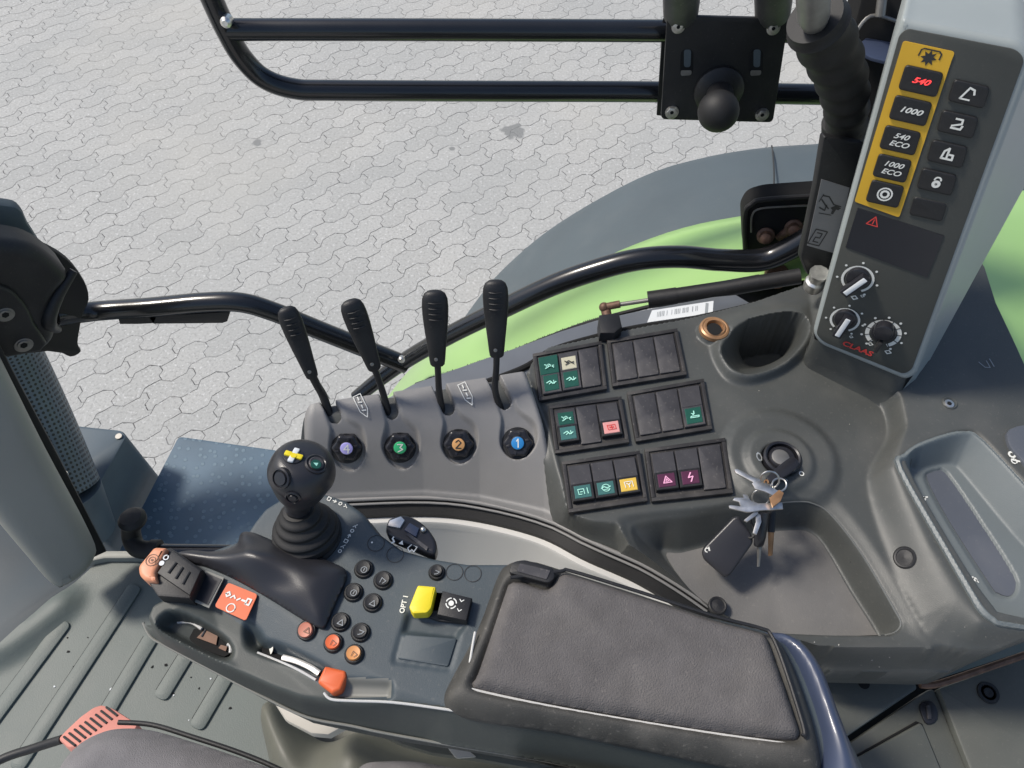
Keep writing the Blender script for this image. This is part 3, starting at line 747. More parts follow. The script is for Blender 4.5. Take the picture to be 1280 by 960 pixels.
def hump(X, Y):
    yf = np.interp(X, far_l[:, 0], far_l[:, 1]); yn = np.interp(X, near_l[:, 0], near_l[:, 1])
    t_ = np.clip((Y-yn)/(yf-yn), -.1, 1.1)
    nz = np.interp(X, near_l[:, 0], near_l[:, 2])
    prof = nz + .006*np.clip(t_/.05, 0, 1) + (.028-nz)*np.sin(np.clip((t_-.07)/.93, 0, 1.05)*math.pi/2)
    return prof
def console_f(X, Y):
    RX = np.interp(X, [r[0] for r in rim], rim_z)
    T01 = loft(X, Y, np.zeros_like(X), outl, plat, 0.0, 1.0)
    Z = RX*(1-T01)
    # groove and bead that run along the rim
    dr = sdf(X, Y, cr(rim, 5, False)+[L_(892, 1400), L_(372, 1400)])
    # raised right-hand field and its flank
    ridge = cr([L_(*p) for p in ((1012, 446), (1060, 474), (1100, 508), (1108, 548), (1082, 600), (1104, 690), (1160, 800), (1300, 812), (1500, 750), (1500, 240), (1150, 240), (1020, 300), (1012, 380))], 4)
    field = [L_(x, y, .03) for x, y in ((1126, 492), (1134, 530), (1126, 556), (1118, 584), (1165, 680), (1228, 776), (1300, 790), (1500, 700), (1500, 230), (1150, 230), (1050, 300), (1040, 420))]
    Z = loft(X, Y, Z, ridge, field, 0.0, .03)
    # slope right of the tub
    # lever bank
    H = hump(X, Y); xc = np.interp(-Y, -crs[:, 1], crs[:, 0])
    w = np.clip((xc-X)/.012, 0, 1); w = w*w*(3-2*w)
    Z = Z*(1-w)+H*w
    # bead at the plateau's left border
    Z += .004*np.exp(-((X-xc-.006)/.004)**2)*(Y > L_(706, 648)[1])*(Y < L_(660, 455)[1])
    Z = np.where(X < xc-.010, Z-.012, Z)
    # tray
    ring1 = [L_(x, y) for x, y in ((960, 612), (1010, 610), (1050, 625), (1100, 690), (1165, 806), (1150, 812), (1000, 808), (890, 775), (800, 700), (770, 650), (800, 640), (900, 630))]
    inner1 = [L_(x, y, -.006) for x, y in tray_rim]
    Z = loft(X, Y, Z, cr(ring1, 3), cr(inner1, 3), 0.0, -.006)
    Z = loft(X, Y, Z, cr(inner1, 3), cr([L_(x, y, -.045) for x, y in tray_in], 3), -.006, -.045, ease=False)
    # dished area round the ignition and its boss
    Z = loft(X, Y, Z, circ((975, 573), 78), circ((975, 573), 60), 0.0, .007, absolute=False)
    Z = loft(X, Y, Z, circ((975, 573), 48, .01), circ((975, 573), 36, .01), 0.0, .006, absolute=False)
    Z = loft(X, Y, Z, circ((975, 574), 23, .013), circ((975, 574), 20, .013), 0.0, -.012, absolute=False)
    # cup holder
    Z = loft(X, Y, Z, cr([L_(*p) for p in cup_out], 4), cr([L_(x, y, .014) for x, y in cup_rim], 4), 0.0, .014, absolute=False)
    Z = loft(X, Y, Z, cr([L_(x, y, .014) for x, y in cup_rim], 4), cr([L_(x, y, -.075) for x, y in cup_in], 4), .014, -.075, ease=False)
    Z = loft(X, Y, Z, circ((893, 411), 24, .010), circ((893, 411), 17, .010), 0.0, .010, ease=True, absolute=False)*0+np.where(sdf(X, Y, circ((893, 411), 19, .010)) > 0, .010, Z)
    Z = loft(X, Y, Z, circ((893, 411), 9.5, .012), circ((893, 411), 8, .012), 0.0, -.03, absolute=False)
    # bed of the grab tray on the right
    Z = loft(X, Y, Z, cr([L_(x, y, .02) for x, y in tub_out2], 3), cr([L_(x, y, .02) for x, y in tub_in2], 3), 0.0, -.045, absolute=False)
    return Z
def hump_z(px, py, off=0.0):
    z = 0.0
    for _ in range(40): q_ = L_(px, py, z+off); z = .6*z+.4*float(hump(np.array([q_[0]]), np.array([q_[1]]))[0])
    return z
def hump_plane(px, py, off=0.0, e=9):
    f = lambda x, y: CP.hit(x, y, hump_z(x, y, off)+off)
    a, b, c, d, m = f(px-e, py), f(px+e, py), f(px, py-e), f(px, py+e), f(px, py)
    n = (b-a).cross(c-d).normalized()
    if n.z < 0: n = -n
    X = b-a; X = (X-n*X.dot(n)).normalized(); return Pl(m, m+X, m+n.cross(X))
SLOTS = []
def bank_f(X, Y):
    Z = hump(X, Y)
    xl = L_(382, 540, .0)[0]; e = np.clip((X-xl)/.016, 0, 1); Z = np.where(X < xl+.016, Z-.02*(1-np.sqrt(1-(1-e)**2)), Z)
    xc = np.interp(-Y, -crs[:, 1], crs[:, 0]); Z = Z-.006*np.clip(1-(xc-X)/.006, 0, 1)**2
    for (cx, cy), (sx, sy) in zip(wells, ((409, 500), (483, 492), (551, 486), (619, 476))):
        zz = hump_z(cx, cy-7, -.006)-.006
        c0 = Vector(L_(cx+1, cy-7, zz)); c1 = Vector(L_(sx, sy, hump_z(sx, sy))); r0, r1 = .0240, .0115
        ex, ey = c1-c0; Ls = ex*ex+ey*ey
        tt = np.clip(((X-c0.x)*ex+(Y-c0.y)*ey)/Ls, 0, .62)
        d = np.hypot(X-c0.x-tt*ex, Y-c0.y-tt*ey)
        q = np.clip(tt/.42, 0, 1); q = q*q*(3-2*q); r = r0+(r1-r0)*q
        k = np.clip((r-d)/.0028, 0, 1); k = k*k*(3-2*k)
        Z -= .0085*k*(1-np.clip(tt/.62, 0, 1)*.75)
        ta, tb = .60, 1.12
        tt = np.clip(((X-c0.x)*ex+(Y-c0.y)*ey)/Ls, ta, tb); d = np.hypot(X-c0.x-tt*ex, Y-c0.y-tt*ey)
        Z -= .05*np.clip((.0072-d)/.0012, 0, 1); SLOTS.append((c0.x+ex*ta, c0.y+ey*ta, c0.x+ex*tb, c0.y+ey*tb))
    return Z
tub_out = [(1122, 582), (1130, 566), (1150, 552), (1185, 540), (1208, 537), (1224, 543), (1256, 574), (1340, 668), (1440, 800), (1400, 800), (1266, 783), (1243, 777), (1226, 764), (1213, 743), (1180, 686)]
tub_out2 = [(1126, 582), (1134, 568), (1152, 556), (1186, 544), (1208, 541), (1222, 547), (1252, 578), (1336, 672), (1420, 790), (1250, 772), (1236, 764), (1184, 686)]
tub_in2 = [(1150, 590), (1180, 570), (1206, 562), (1240, 600), (1330, 690), (1380, 770), (1256, 756), (1200, 680)]
mb = MB(); csamp = mb.relief(CP, outl, console_f, .0018, M['console'], skirt=.05, nblur=1)
xc_ = lambda y: float(np.interp(-y, -crs[:, 1], crs[:, 0]))
bk_out = [r for r in cr(rim, 5, False) if r[0] < xc_(r[1])-.001]
ye = bk_out[-1][1]; bk_out += [(xc_(y)-.0008, y) for y in np.linspace(ye+.004, L_(648, 466, .03)[1], 12)]
bk_out += [L_(*p) for p in ((600, 473, .034), (560, 479, .034), (490, 490, .034), (440, 497, .034), (398, 503, .034), (387, 508, .03), (382, 520, .02), (379, 560, -.01), (375, 600, -.04))]
bkm = MB(); bsamp = bkm.relief(CP, bk_out, bank_f, .0013, M['bank'], skirt=.03, nblur=1)
Hv = np.array([tuple(bkm.v[f[0]]) for f in bkm.f]); dz_ = hump(Hv[:, 0], Hv[:, 1])-(Hv[:, 2]-CP.o.z); kd_ = bkm.mi(M['rubber'])  # dark rubber colour stands for the shade inside the lever slots
xle = L_(382, 540, .0)[0]+.02
cen_ = np.array([tuple(sum((bkm.v[q] for q in f), Vector())/len(f)) for f in bkm.f]); sd_ = np.full(len(cen_), 1.0)
for ax_, ay_, bx_, by_ in SLOTS:
    ex_, ey_ = bx_-ax_, by_-ay_; t_ = np.clip(((cen_[:, 0]-ax_)*ex_+(cen_[:, 1]-ay_)*ey_)/(ex_*ex_+ey_*ey_), 0, 1)
    sd_ = np.minimum(sd_, np.hypot(cen_[:, 0]-ax_-t_*ex_, cen_[:, 1]-ay_-t_*ey_))
for i_ in range(len(bkm.f)):
    if sd_[i_] < .0072: bkm.m[i_] = kd_  # slot faces coloured dark to paint the shade inside
print('slot faces', sum(1 for q in bkm.m if q == kd_), float(dz_.max()))
def in_bank(x, y): return float(sdf(np.array([x]), np.array([y]), bk_out)[0]) > 0
def surf_z(x, y): return bsamp(x, y) if in_bank(x, y) else csamp(x, y)
def ch(px, py, off=0.0):
    """point of the console's surface under a pixel"""
    z = 0.0
    for _ in range(12): x, y = L_(px, py, z); z = .5*z+.5*surf_z(x, y)
    return CP.to3(x, y, z+off)
def tp(px, py, e=6, off=0.0):
    a, b, c, d = ch(px-e, py), ch(px+e, py), ch(px, py-e), ch(px, py+e)
    m = ch(px, py); n = (b-a).cross(c-d).normalized()
    if n.z < 0: n = -n
    X = (b-a); X = (X-n*X.dot(n)).normalized()
    return Pl(m+n*off, m+n*off+X, m+n*off+n.cross(X))
con = thing('side_console', 'moulded grey side console with levers, switches, cup holder and key tray', 'console', CP.hit(850, 600))
mb.build('body', con, sharp=50); bkm.build('lever_bank', con, sharp=50)
# under-rim dark return and pale wall
mb = MB(); R3 = [Vector(CP.to3(x, y, z-.001)) for x, y, z in cr([r+(z,) for r, z in zip(rim, rim_z)], 5, False)]
def offs(d, dz):
    out = []
    for i, p in enumerate(R3):
        a = R3[max(i-1, 0)]; b = R3[min(i+1, len(R3)-1)]; tt = (b-a); nn = Vector((tt.y, -tt.x, 0)).normalized()
        if nn.y > 0: nn = -nn
        out.append(p+nn*d+Vector((0, 0, dz)))
    return out
surf(mb, [[tuple(p) for p in q] for q in (offs(-.003, -.002), offs(.002, -.005), offs(.016, -.014), offs(.017, -.03))], M['rubber'], 50)
mb.tube([p+Vector((0, 0, .001)) for p in R3[::3]], .0026, M['bank'], seg=10, n=2)
mb.tube([p for p in offs(.005, -.003)[::3]], .0016, M['bank'], seg=10, n=2)
mb.build('lower_lip', con); mb = MB()
w1 = offs(.012, -.021); w2 = offs(.023, -.021); w3 = offs(.025, -.024); w4 = offs(.026, -.034); w5 = offs(.12, -.22)
surf(mb, [[tuple(p) for p in w] for w in (w1, w2, w3, w4, w5)], M['wall'], 60)
o = tag(mb.build('wall_panel', sharp=50), 'pale grey curved wall panel below the console rim behind the armrest', 'wall panel')
for c in ((724, 690),):
    mb = MB(); p = PH(c[0], c[1], .93); mb.lathe(p, (0, -1, .5), [(.008, -.004), (.008, .003), (.004, .005)], M['dark'], seg=14); mb.build('bolt', o)

mb = MB(); mb.tube([ch(x, y, -.0002) for x, y in cr([(940, 632), (995, 627), (1018, 630), (1040, 645), (1078, 694), (1118, 762), (1126, 780), (1118, 791), (1100, 794)], 5, False)], .0011, M['edge'], seg=8, smooth=False); mb.build('tray_rim_glint', con)  # paler thin bead paints the highlight along the tray rim
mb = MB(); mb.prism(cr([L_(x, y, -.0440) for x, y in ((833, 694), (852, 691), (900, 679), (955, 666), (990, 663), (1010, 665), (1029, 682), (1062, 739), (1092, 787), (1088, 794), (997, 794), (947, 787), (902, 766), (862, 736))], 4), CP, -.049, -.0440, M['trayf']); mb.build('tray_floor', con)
# switch panels ------------------------------------------------------
panels = [((666, 441), (752, 425), (759, 485), (674, 500)), ((759, 424), (847, 409), (859, 467), (766, 482)), ((686, 506), (777, 494), (787, 552), (694, 566)),
          ((784, 489), (880, 472), (891, 535), (795, 551)), ((702, 576), (800, 562), (810, 625), (711, 640)), ((806, 560), (907, 546), (917, 615), (815, 626))]
kinds = [['gg', 'cg', 'b'], ['b', 'b', 'b'], ['tt', 'b', 'pk'], ['b', 'b', 'gr'], ['te', 'te2', 'ye'], ['tri', 'bolt', 'b']]
plab = ['switch bank with two green double symbols at top left', 'switch bank of three blanks below the metal sill', 'switch bank with a green rocker and a pink rocker', 'switch bank with one green hand symbol', 'switch bank with two teal rockers and one yellow rocker', 'switch bank with red triangle and lightning rockers']
def lerp2(a, b, t_): return (a[0]+(b[0]-a[0])*t_, a[1]+(b[1]-a[1])*t_)
def bil(q, u, v): return lerp2(lerp2(q[0], q[1], u), lerp2(q[3], q[2], u), v)
for q, ks, lb in zip(panels, kinds, plab):
    Q = [CP.loc(x, y, .008) for x, y in q]
    mb = MB(); mb.prism(rnd(Q, .004, 3), CP, -.004, .004, M['swframe'], .001)
    # raised frame round the rockers
    def quad(u0, v0, u1, v1): return [bil(Q, u0, v0), bil(Q, u1, v0), bil(Q, u1, v1), bil(Q, u0, v1)]
    for (a, b, c, d) in ((0, 0, 1, .07), (0, .93, 1, 1), (0, .07, .05, .93), (.95, .07, 1, .93)): mb.prism(quad(a, b, c, d), CP, .002, .0065, M['swframe'], .0008)
    pn = mb.build('switch_bank', con, label=lb)
    WPOS[pn.name] = WPOS[pn.name]
    for i, kd in enumerate(ks):
        u0 = .07+i*.29; u1 = u0+.27
        mb = MB()
        if kd == 'b':
            mb.prism(rnd(quad(u0, .11, u1, .9), .0015, 2), CP, .003, .0068, M['switchm'], .0008)
            mb.build('switch_blank', pn); continue
        up, lo = M['switchm'], {'gg': M['sw_green'], 'cg': M['sw_green'], 'tt': M['sw_teal'], 'pk': M['sw_pink'], 'gr': M['sw_green'], 'te': M['sw_teal'], 'te2': M['sw_teal'], 'ye': M['sw_yellow'], 'tri': M['sw_plum'], 'bolt': M['sw_plum']}[kd]
        if kd == 'gg': up = M['sw_green']
        flat = kd in ('gg', 'cg', 'gr')
        v0, vm, v1 = .12, (.5 if kd in ('gg', 'cg', 'tt') else .52), (.9 if flat else .84)
        h0, hm, h1 = (.0075, .0075, .0085) if flat else (.0068, .0098, .0112)
        mb.wedge(CP, quad(u0, v0, u1, vm), [h0, h0, hm, hm], up if kd != 'cg' else M['switchm'])
        mb.wedge(CP, quad(u0, vm, u1, v1), [hm, hm, h1, h1], M['black'] if not flat else M['switchm'])
        def inl(va, vb, ha, hb, m_):
            qq = quad(u0+.03, va, u1-.03, vb); mb.wedge(CP, qq, [ha, ha, hb, hb], m_, z0=.004)
        hl = lambda v: hm+(h1-hm)*(v-vm)/(v1-vm)
        hu = lambda v: h0+(hm-h0)*(v-v0)/(vm-v0)
        inl(vm+.03, v1-.04, hl(vm+.03)+.0006, hl(v1-.04)+.0006, lo)
        if kd in ('tt', 'cg'): inl(v0+.1 if kd == 'cg' else v0+.08, vm-.02, hu(v0+.1)+.0006, hu(vm-.02)+.0006, M['sw_green'] if kd == 'tt' else M['sw_cream'])
        # print
        vc = (vm+v1)/2; hz = hl(vc)+.0016
        C2 = bil(Q, (u0+u1)/2, vc); P3 = CP.to3(*C2, hz)
        tn = (CP.to3(*bil(Q, (u0+u1)/2, v1), h1)-CP.to3(*bil(Q, (u0+u1)/2, vm), hm)); xx = (CP.to3(*bil(Q, u1, vc))-CP.to3(*bil(Q, u0, vc)))
        pl2 = Pl(P3, P3+xx, P3-tn); cpx = proj(P3)
        fr = Fr(pl2, cpx, (10, -1.6), 6.5, 0.0)
        W = M['white']; G = M['mint']; K = M['pinkp']
        if kd == 'tri': fr.line(mb, [(-.8, -.6), (.8, -.6), (0, .8)], .2, K, True); fr.line(mb, [(-.3, -.3), (.3, -.3), (0, .25)], .16, K, True)
        elif kd == 'bolt': fr.line(mb, [(.25, .95), (-.45, -.05), (.45, .1), (-.2, -.95)], .24, K)
        elif kd == 'gr': fr.line(mb, [(-.8, -.5), (.8, -.5), (.9, -.2), (-.6, -.2), (-.8, -.5)], .18, G); fr.line(mb, [(-.2, .1), (.1, .3), (.2, .9)], .22, G); fr.line(mb, [(-.4, .4), (.1, .3)], .18, G)
        elif kd in ('te', 'te2'):
            if kd == 'te': fr.line(mb, [(-.9, -.6), (-.9, .5), (.2, .5), (.2, -.6)], .17, G); fr.line(mb, [(.9, -.6), (.9, .6)], .18, G); fr.line(mb, [(-.5, -.1), (-.1, -.1)], .2, G); fr.line(mb, [(-.9, -.6), (-.3, -.6)], .17, G)
            else: fr.arc(mb, 0, 0, .75, .4, 5.9, .16, G); fr.line(mb, [(-.9, 0), (-.3, .3), (.2, -.1), (.9, .2)], .2, G); fr.line(mb, [(-.5, -.35), (.5, -.35)], .15, G)
        elif kd == 'ye': fr.line(mb, [(-.75, -.6), (-.75, .6), (.75, .6), (.75, -.6)], .14, W); fr.line(mb, [(-.4, .3), (0, -.1), (.4, .3)], .18, W); fr.line(mb, [(0, -.1), (0, -.6)], .18, W)
        elif kd == 'pk': fr.line(mb, [(-.75, -.5), (-.75, .5), (.75, .5), (.75, -.5)], .13, M['red'], True); fr.line(mb, [(-.4, 0), (.4, 0)], .2, M['red']); fr.line(mb, [(0, -.4), (0, .4)], .14, M['red'])
        else:
            fr.line(mb, [(-.9, 0), (-.2, .35), (.2, -.35), (.9, 0)], .22, G); fr.line(mb, [(-.5, -.35), (.1, .1)], .18, G); fr.line(mb, [(.5, .4), (.5, -.4)], .16, G)
            vc2 = (v0+.1+vm)/2; C2 = bil(Q, (u0+u1)/2, vc2); P3 = CP.to3(*C2, hu(vc2)+.0018); pl3 = Pl(P3, P3+CP.X, P3+CP.Y); fr = Fr(pl3, proj(P3), (10, -1.6), 6.5, 0.0)
            mc = M['ink'] if kd == 'cg' else G
            fr.line(mb, [(-.8, .5), (0, 0), (-.8, -.4)], .2, mc); fr.line(mb, [(0, .5), (.8, -.4)], .2, mc); fr.line(mb, [(.2, 0), (.9, .1)], .18, mc); fr.line(mb, [(-.6, 0), (-.1, .5)], .14, mc)
        mb.build('rocker_switch', pn)

# rotary knobs and levers -------------------------------------------
grp = 'control levers on the lever bank'
knobc = [('lavender', M['lavender']), ('green', M['gdisc']), ('orange', M['odisc']), ('blue', M['bdisc'])]
for (cx, cy), (cn, cm), num in zip(wells, knobc, '4321'):
    P = hump_plane(cx, cy, -.0085)
    mb = MB(); mb.disc((cx, cy), 20, P, M['black'], th=.003, off=-.001, n=32)
    x0, y0 = P.loc(cx, cy, .012); k = Vector(P.loc(cx+1, cy, .012))-Vector((x0, y0)); kk = k.length
    x0, y0 = P.loc(cx, cy, .010); star = [(x0+kk*(19 if i % 2 == 0 else 16)*math.cos(i/24*math.tau*2), y0+kk*(19 if i % 2 == 0 else 16)*math.sin(i/24*math.tau*2)) for i in range(12)]
    mb.prism(cr(star, 3), P, 0, .010, M['gloss'], .0035, 4)
    mb.disc((cx, cy), 9.2, P, M['black'], th=.0015, off=.010, bevel=.0005)
    for a in range(6):
        aa = a*math.tau/6+.3; mb.prism(rnd([(x0+kk*(r_*math.cos(aa+s_)), y0+kk*(r_*math.sin(aa+s_))) for r_, s_ in ((10, -.16), (15, -.1), (15, .1), (10, .16))], .0004, 2), P, .0095, .0108, M['gloss'], .0005)
    kb = mb.build('rotary_knob', con, label='black star knob with a %s disc' % cn)
    mb = MB(); mb.disc((cx, cy), 8, P, cm, th=.0022, off=.0108, bevel=.0008, n=24)
    fr = Fr(P, (cx, cy), (1, 0), 6.5, .0133); fr.line(mb, {'1': [(-.2, .4), (.1, .8), (.1, -.8)], '2': [(-.5, .5), (0, .9), (.5, .4), (-.5, -.7), (.5, -.7)], '3': [(-.5, .7), (.5, .7), (0, .1), (.5, -.3), (-.4, -.8)], '4': [(.3, -.9), (.3, .8), (-.5, -.2), (.6, -.2)]}[num], .22, M['white'] if num != '2' else M['ink'])
    mb.build('disc', kb)
# printed marks on the bank
for c in ((452, 507), (583, 492)):
    mb = MB(); P = hump_plane(c[0], c[1], .0003, 6); fr = Fr(P, c, (8, 16), 16, .0012); W = M['white']
    fr.line(mb, [(-.9, .3), (.4, .3), (1, 0), (.4, -.3), (-.9, -.3)], .06, W, True)
    for k in range(4): fr.line(mb, [(-.7+k*.35, -.12), (-.6+k*.35, .12)] if k % 2 else [(-.75+k*.35, 0), (-.5+k*.35, 0)], .1, W)
    mb.build('printed_mark', con)
levers = [((412, 519), (404, 495), (391, 472), (357, 384), .0138, 'leftmost lever, tilted left, next to the lavender knob'),
          ((486, 517), (479, 492), (469, 462), (437, 375), .0155, 'black paddle lever tilted left above the green disc knob'),
          ((553, 515), (549, 490), (547, 457), (543, 363), .0168, 'upright black paddle lever above the orange disc knob'),
          ((627, 514), (619, 488), (621, 446), (619, 350), .0165, 'rightmost upright black paddle lever above the blue disc knob')]
for b0, b1, g0, g1, w, lb in levers:
    hz_ = hump_z(*b0); base = CP.hit(b0[0], b0[1], hz_-.012)
    A = PH(b1[0], b1[1], .778); gA = PH(g0[0], g0[1], .735); gB = PH(g1[0], g1[1], .645)
    t = thing('control_lever', lb if lb.startswith('black') or lb.startswith('upright') or lb.startswith('right') else 'black paddle lever tilted left above the lavender disc knob', 'lever', ch(*b0), grp)
    mb = MB(); mb.tube([base, A, gA.lerp(A, .35), gA+(gB-gA)*.08], [.0052, .0052, .0048, .005], M['black'], seg=12, flat=.8); mb.build('shaft', t)
    mb = MB(); ax = (gB-gA); 
    view = (CAM-gB).normalized()
    prof = [(0, .45), (.02, .56), (.08, .62), (.25, .72), (.45, .86), (.65, .97), (.8, 1.0), (.9, .95), (.96, .8), (.99, .55), (1.0, .2)]
    w *= .9; mb.tube([gA+ax*s_ for s_, _ in prof], [w*r_ for _, r_ in prof], M['black'], seg=28, flat=.55, up=view, smooth=False)
    # recessed thumb face with ribs
    Pg = Pl(gA, gA+ax, gA+ax.cross(view)); 
    wv = ax.normalized().cross(view).normalized(); nv = wv.cross(ax.normalized()).normalized()
    if nv.dot(view) < 0: nv = -nv
    gp = mb.build('grip', t)
    mb = MB()
    for s_ in (.66, .73, .80, .87):
        c = gA+ax*s_+nv*(w*.545); mb.tube([c-wv*w*.5-nv*.0015, c+nv*.0007, c+wv*w*.5-nv*.0015], .0009, M['black'], seg=8)
    mb.build('thumb_rib', gp)
    mb = MB(); c = gA+ax*.12+nv*(w*.39); mb.lathe(c-wv*w*.1, nv, [(.0022, -.001), (.0022, .0006), (.001, .001)], M['steel2'], seg=10); mb.build('screw', gp)

# ring socket, ignition lock ----------------------------------------
P = Pl(CP.hit(893, 411, .0102), CP.hit(893, 411, .0102)+Vector((1, 0, 0)), CP.hit(893, 411, .0102)+Vector((0, 1, 0))); mb = MB(); p = P.hit(893, 411, .0)
mb.lathe(p, P.N, [(.0205, -.003), (.0195, .002), (.017, .0035), (.0155, .003), (.0135, .005), (.0115, .005), (.0108, .001), (.0105, -.02), (.001, -.021)], M['brass'], seg=36)
mb.disc((893, 411), 9.2, P, M['dark'], th=.0005, off=.0052)
mb.build('ring_socket', con)
IP = Pl(CP.hit(975, 574, .014), CP.hit(975, 574, .014)+Vector((1, 0, 0)), CP.hit(975, 574, .014)+Vector((0, 1, 0)))
mb = MB(); p = IP.hit(978, 572, .0)
mb.lathe(p, IP.N, [(.0225, -.014), (.0225, .001), (.0205, .003), (.0185, .002), (.018, -.004), (.0165, -.004), (.016, .0), (.014, .002), (.001, .0024)], M['gloss'], seg=36)
mb.disc((976, 571), 11, IP, M['steel2'], th=.002, off=.0015, bevel=.0008)
for c in ((949, 571), (981, 600), (1002, 592)):
    fr = Fr(tp(c[0], c[1]), c, (1, 0), 4, .0008); fr.arc(mb, 0, 0, .7, 0, 6.3, .3, M['white'], 8)
mb.build('ignition_lock', con)
for c, r in (((1131, 697), 13), ((897, 757), 10), ((1187, 504), 8)):
    P = tp(c[0], c[1], 5) if c[0] != 897 else Pl(CP.hit(897, 757, -.034), CP.hit(897, 757, -.034)+Vector((1, 0, 0)), CP.hit(897, 757, -.034)+Vector((0, 1, 0))); mb = MB(); mt = M['black'] if r > 8 else M['steel2']
    p = P.hit(*c, .0); k = (P.hit(c[0]+r, c[1])-p).length
    mb.lathe(p, P.N, [(k*1.15, -.004), (k*1.15, .0009), (k, .0020), (k*.85, .0016), (k*.8, .0009), (k*.5, .0011), (.0005, .0022)], mt if r > 8 else M['console'], seg=24)
    if r <= 8: mb.disc(c, 6, P, M['steel'], th=.003, off=.0, bevel=.001); mb.disc(c, 3, P, M['dark'], th=.0004, off=.0032, n=6)
    mb.build('plug' if r > 8 else 'screw', con)
mb = MB(); P = tp(1268, 565, 5); mb.plate([(1262, 536), (1300, 534), (1330, 590), (1300, 600), (1278, 575), (1262, 556)], P, M['slot'], th=.006, off=-.001, bevel=.002, curve=3)
fr = Fr(P, (1267, 572), (8, 8), 9, .0012); fr.arc(mb, -.5, .2, .45, 0, 6.3, .3, M['white'], 12); fr.line(mb, [(.1, -.5), (.9, .3)], .3, M['white']); fr.arc(mb, .5, -.4, .4, 0, 6.3, .2, M['white'], 10)
mb.build('toggle_switch', con)
mb = MB(); P = tp(1234, 455, 5); fr = Fr(P, (1234, 455), (10, -3), 10, .0009); fr.line(mb, [(-.7, .5), (-.5, -.3), (0, -.5), (.2, .4)], .1, M['grey_ink']); fr.line(mb, [(.5, -.5), (.7, .5)], .12, M['grey_ink']); mb.build('embossed_mark', con)

# painted light of the tray floor is built with the body
# grab tray ----------------------------------------------------------
TP_ = tp(1200, 545, 4); TPz = level(.79)
to = cr([TPz.loc(x, y, .005) for x, y in tub_out], 4)
tin1 = cr([TPz.loc(x, y, .003) for x, y in ((1126, 584), (1134, 569), (1153, 556), (1187, 544), (1208, 541), (1222, 547), (1252, 577), (1336, 672), (1436, 795), (1264, 779), (1244, 773), (1229, 760), (1217, 742), (1184, 686))], 4)
tin2 = cr([TPz.loc(x, y, -.03) for x, y in ((1138, 592), (1146, 588), (1165, 583), (1182, 580), (1192, 582), (1205, 594), (1290, 694), (1400, 790), (1250, 776), (1236, 764), (1186, 684))], 4)
slot = cr([TPz.loc(x, y, -.03) for x, y in ((1154, 600), (1160, 589), (1172, 586), (1186, 592), (1230, 656), (1268, 716), (1272, 738), (1262, 750), (1244, 746), (1232, 732), (1180, 650))], 4)
slot2 = cr([TPz.loc(x, y, -.036) for x, y in ((1158, 600), (1163, 592), (1172, 589), (1183, 595), (1227, 658), (1264, 717), (1268, 736), (1260, 746), (1246, 742), (1236, 731), (1184, 650))], 4)
def tub_f(X, Y):
    Z = np.full_like(X, .004)
    Z = loft(X, Y, Z, to, tin1, .0, .005)
    Z = loft(X, Y, Z, tin1, tin2, .005, -.03, ease=False)
    Z = loft(X, Y, Z, slot, slot2, -.03, -.035, ease=False)
    return Z
gt = thing('grab_tray', 'pale blue grey recessed grab tray set in the console at the right edge', 'tray', TPz.hit(1200, 640))
mb = MB(); mb.relief(TPz, to, tub_f, .0014, M['tub'], skirt=.012, nblur=1); mb.build('tray_shell', gt, sharp=50)
mb = MB(); mb.prism(slot2, TPz, -.04, -.0335, M['slot']); mb.build('rubber_inlay', gt)
for c, d in (((1154, 624), (8, -2)), ((1218, 724), (6, 6))):
    mb = MB(); fr = Fr(TPz, c, d, 7, -.0292); fr.dot(mb, -.4, 0, .3, M['white']); fr.dot(mb, .1, .1, .45, M['white']); fr.line(mb, [(.2, .2), (.9, .2)], .25, M['white'])
    mb.build('printed_mark', gt)

# ------------------------------------------------------------------ crumbs
mb = MB()
for k in range(52):
    if k < 34: px_, py_ = random.uniform(880, 1080), random.uniform(690, 785)
    else: px_, py_ = random.choice(((random.uniform(990, 1120), random.uniform(800, 835)), (random.uniform(1170, 1240), random.uniform(770, 800)), (random.uniform(760, 1120), random.uniform(480, 620))))
    p = ch(px_, py_, .0002); r = random.uniform(.0003, .0009); mt = M['ink'] if k < 34 and k % 3 else M['cream']
    a0 = random.random()*6
    mb.add([p+Vector((r*math.cos(a0+a)*random.uniform(.6, 1.4), r*math.sin(a0+a)*random.uniform(.6, 1.4), .0003)) for a in (0, 1.3, 2.6, 3.9, 5.1)], [(0, 1, 2, 3, 4)], mt)
o = mb.build('crumbs'); o['kind'] = 'stuff'; o['label'] = 'scattered dirt crumbs and pale specks on the console'; o['category'] = 'dirt'
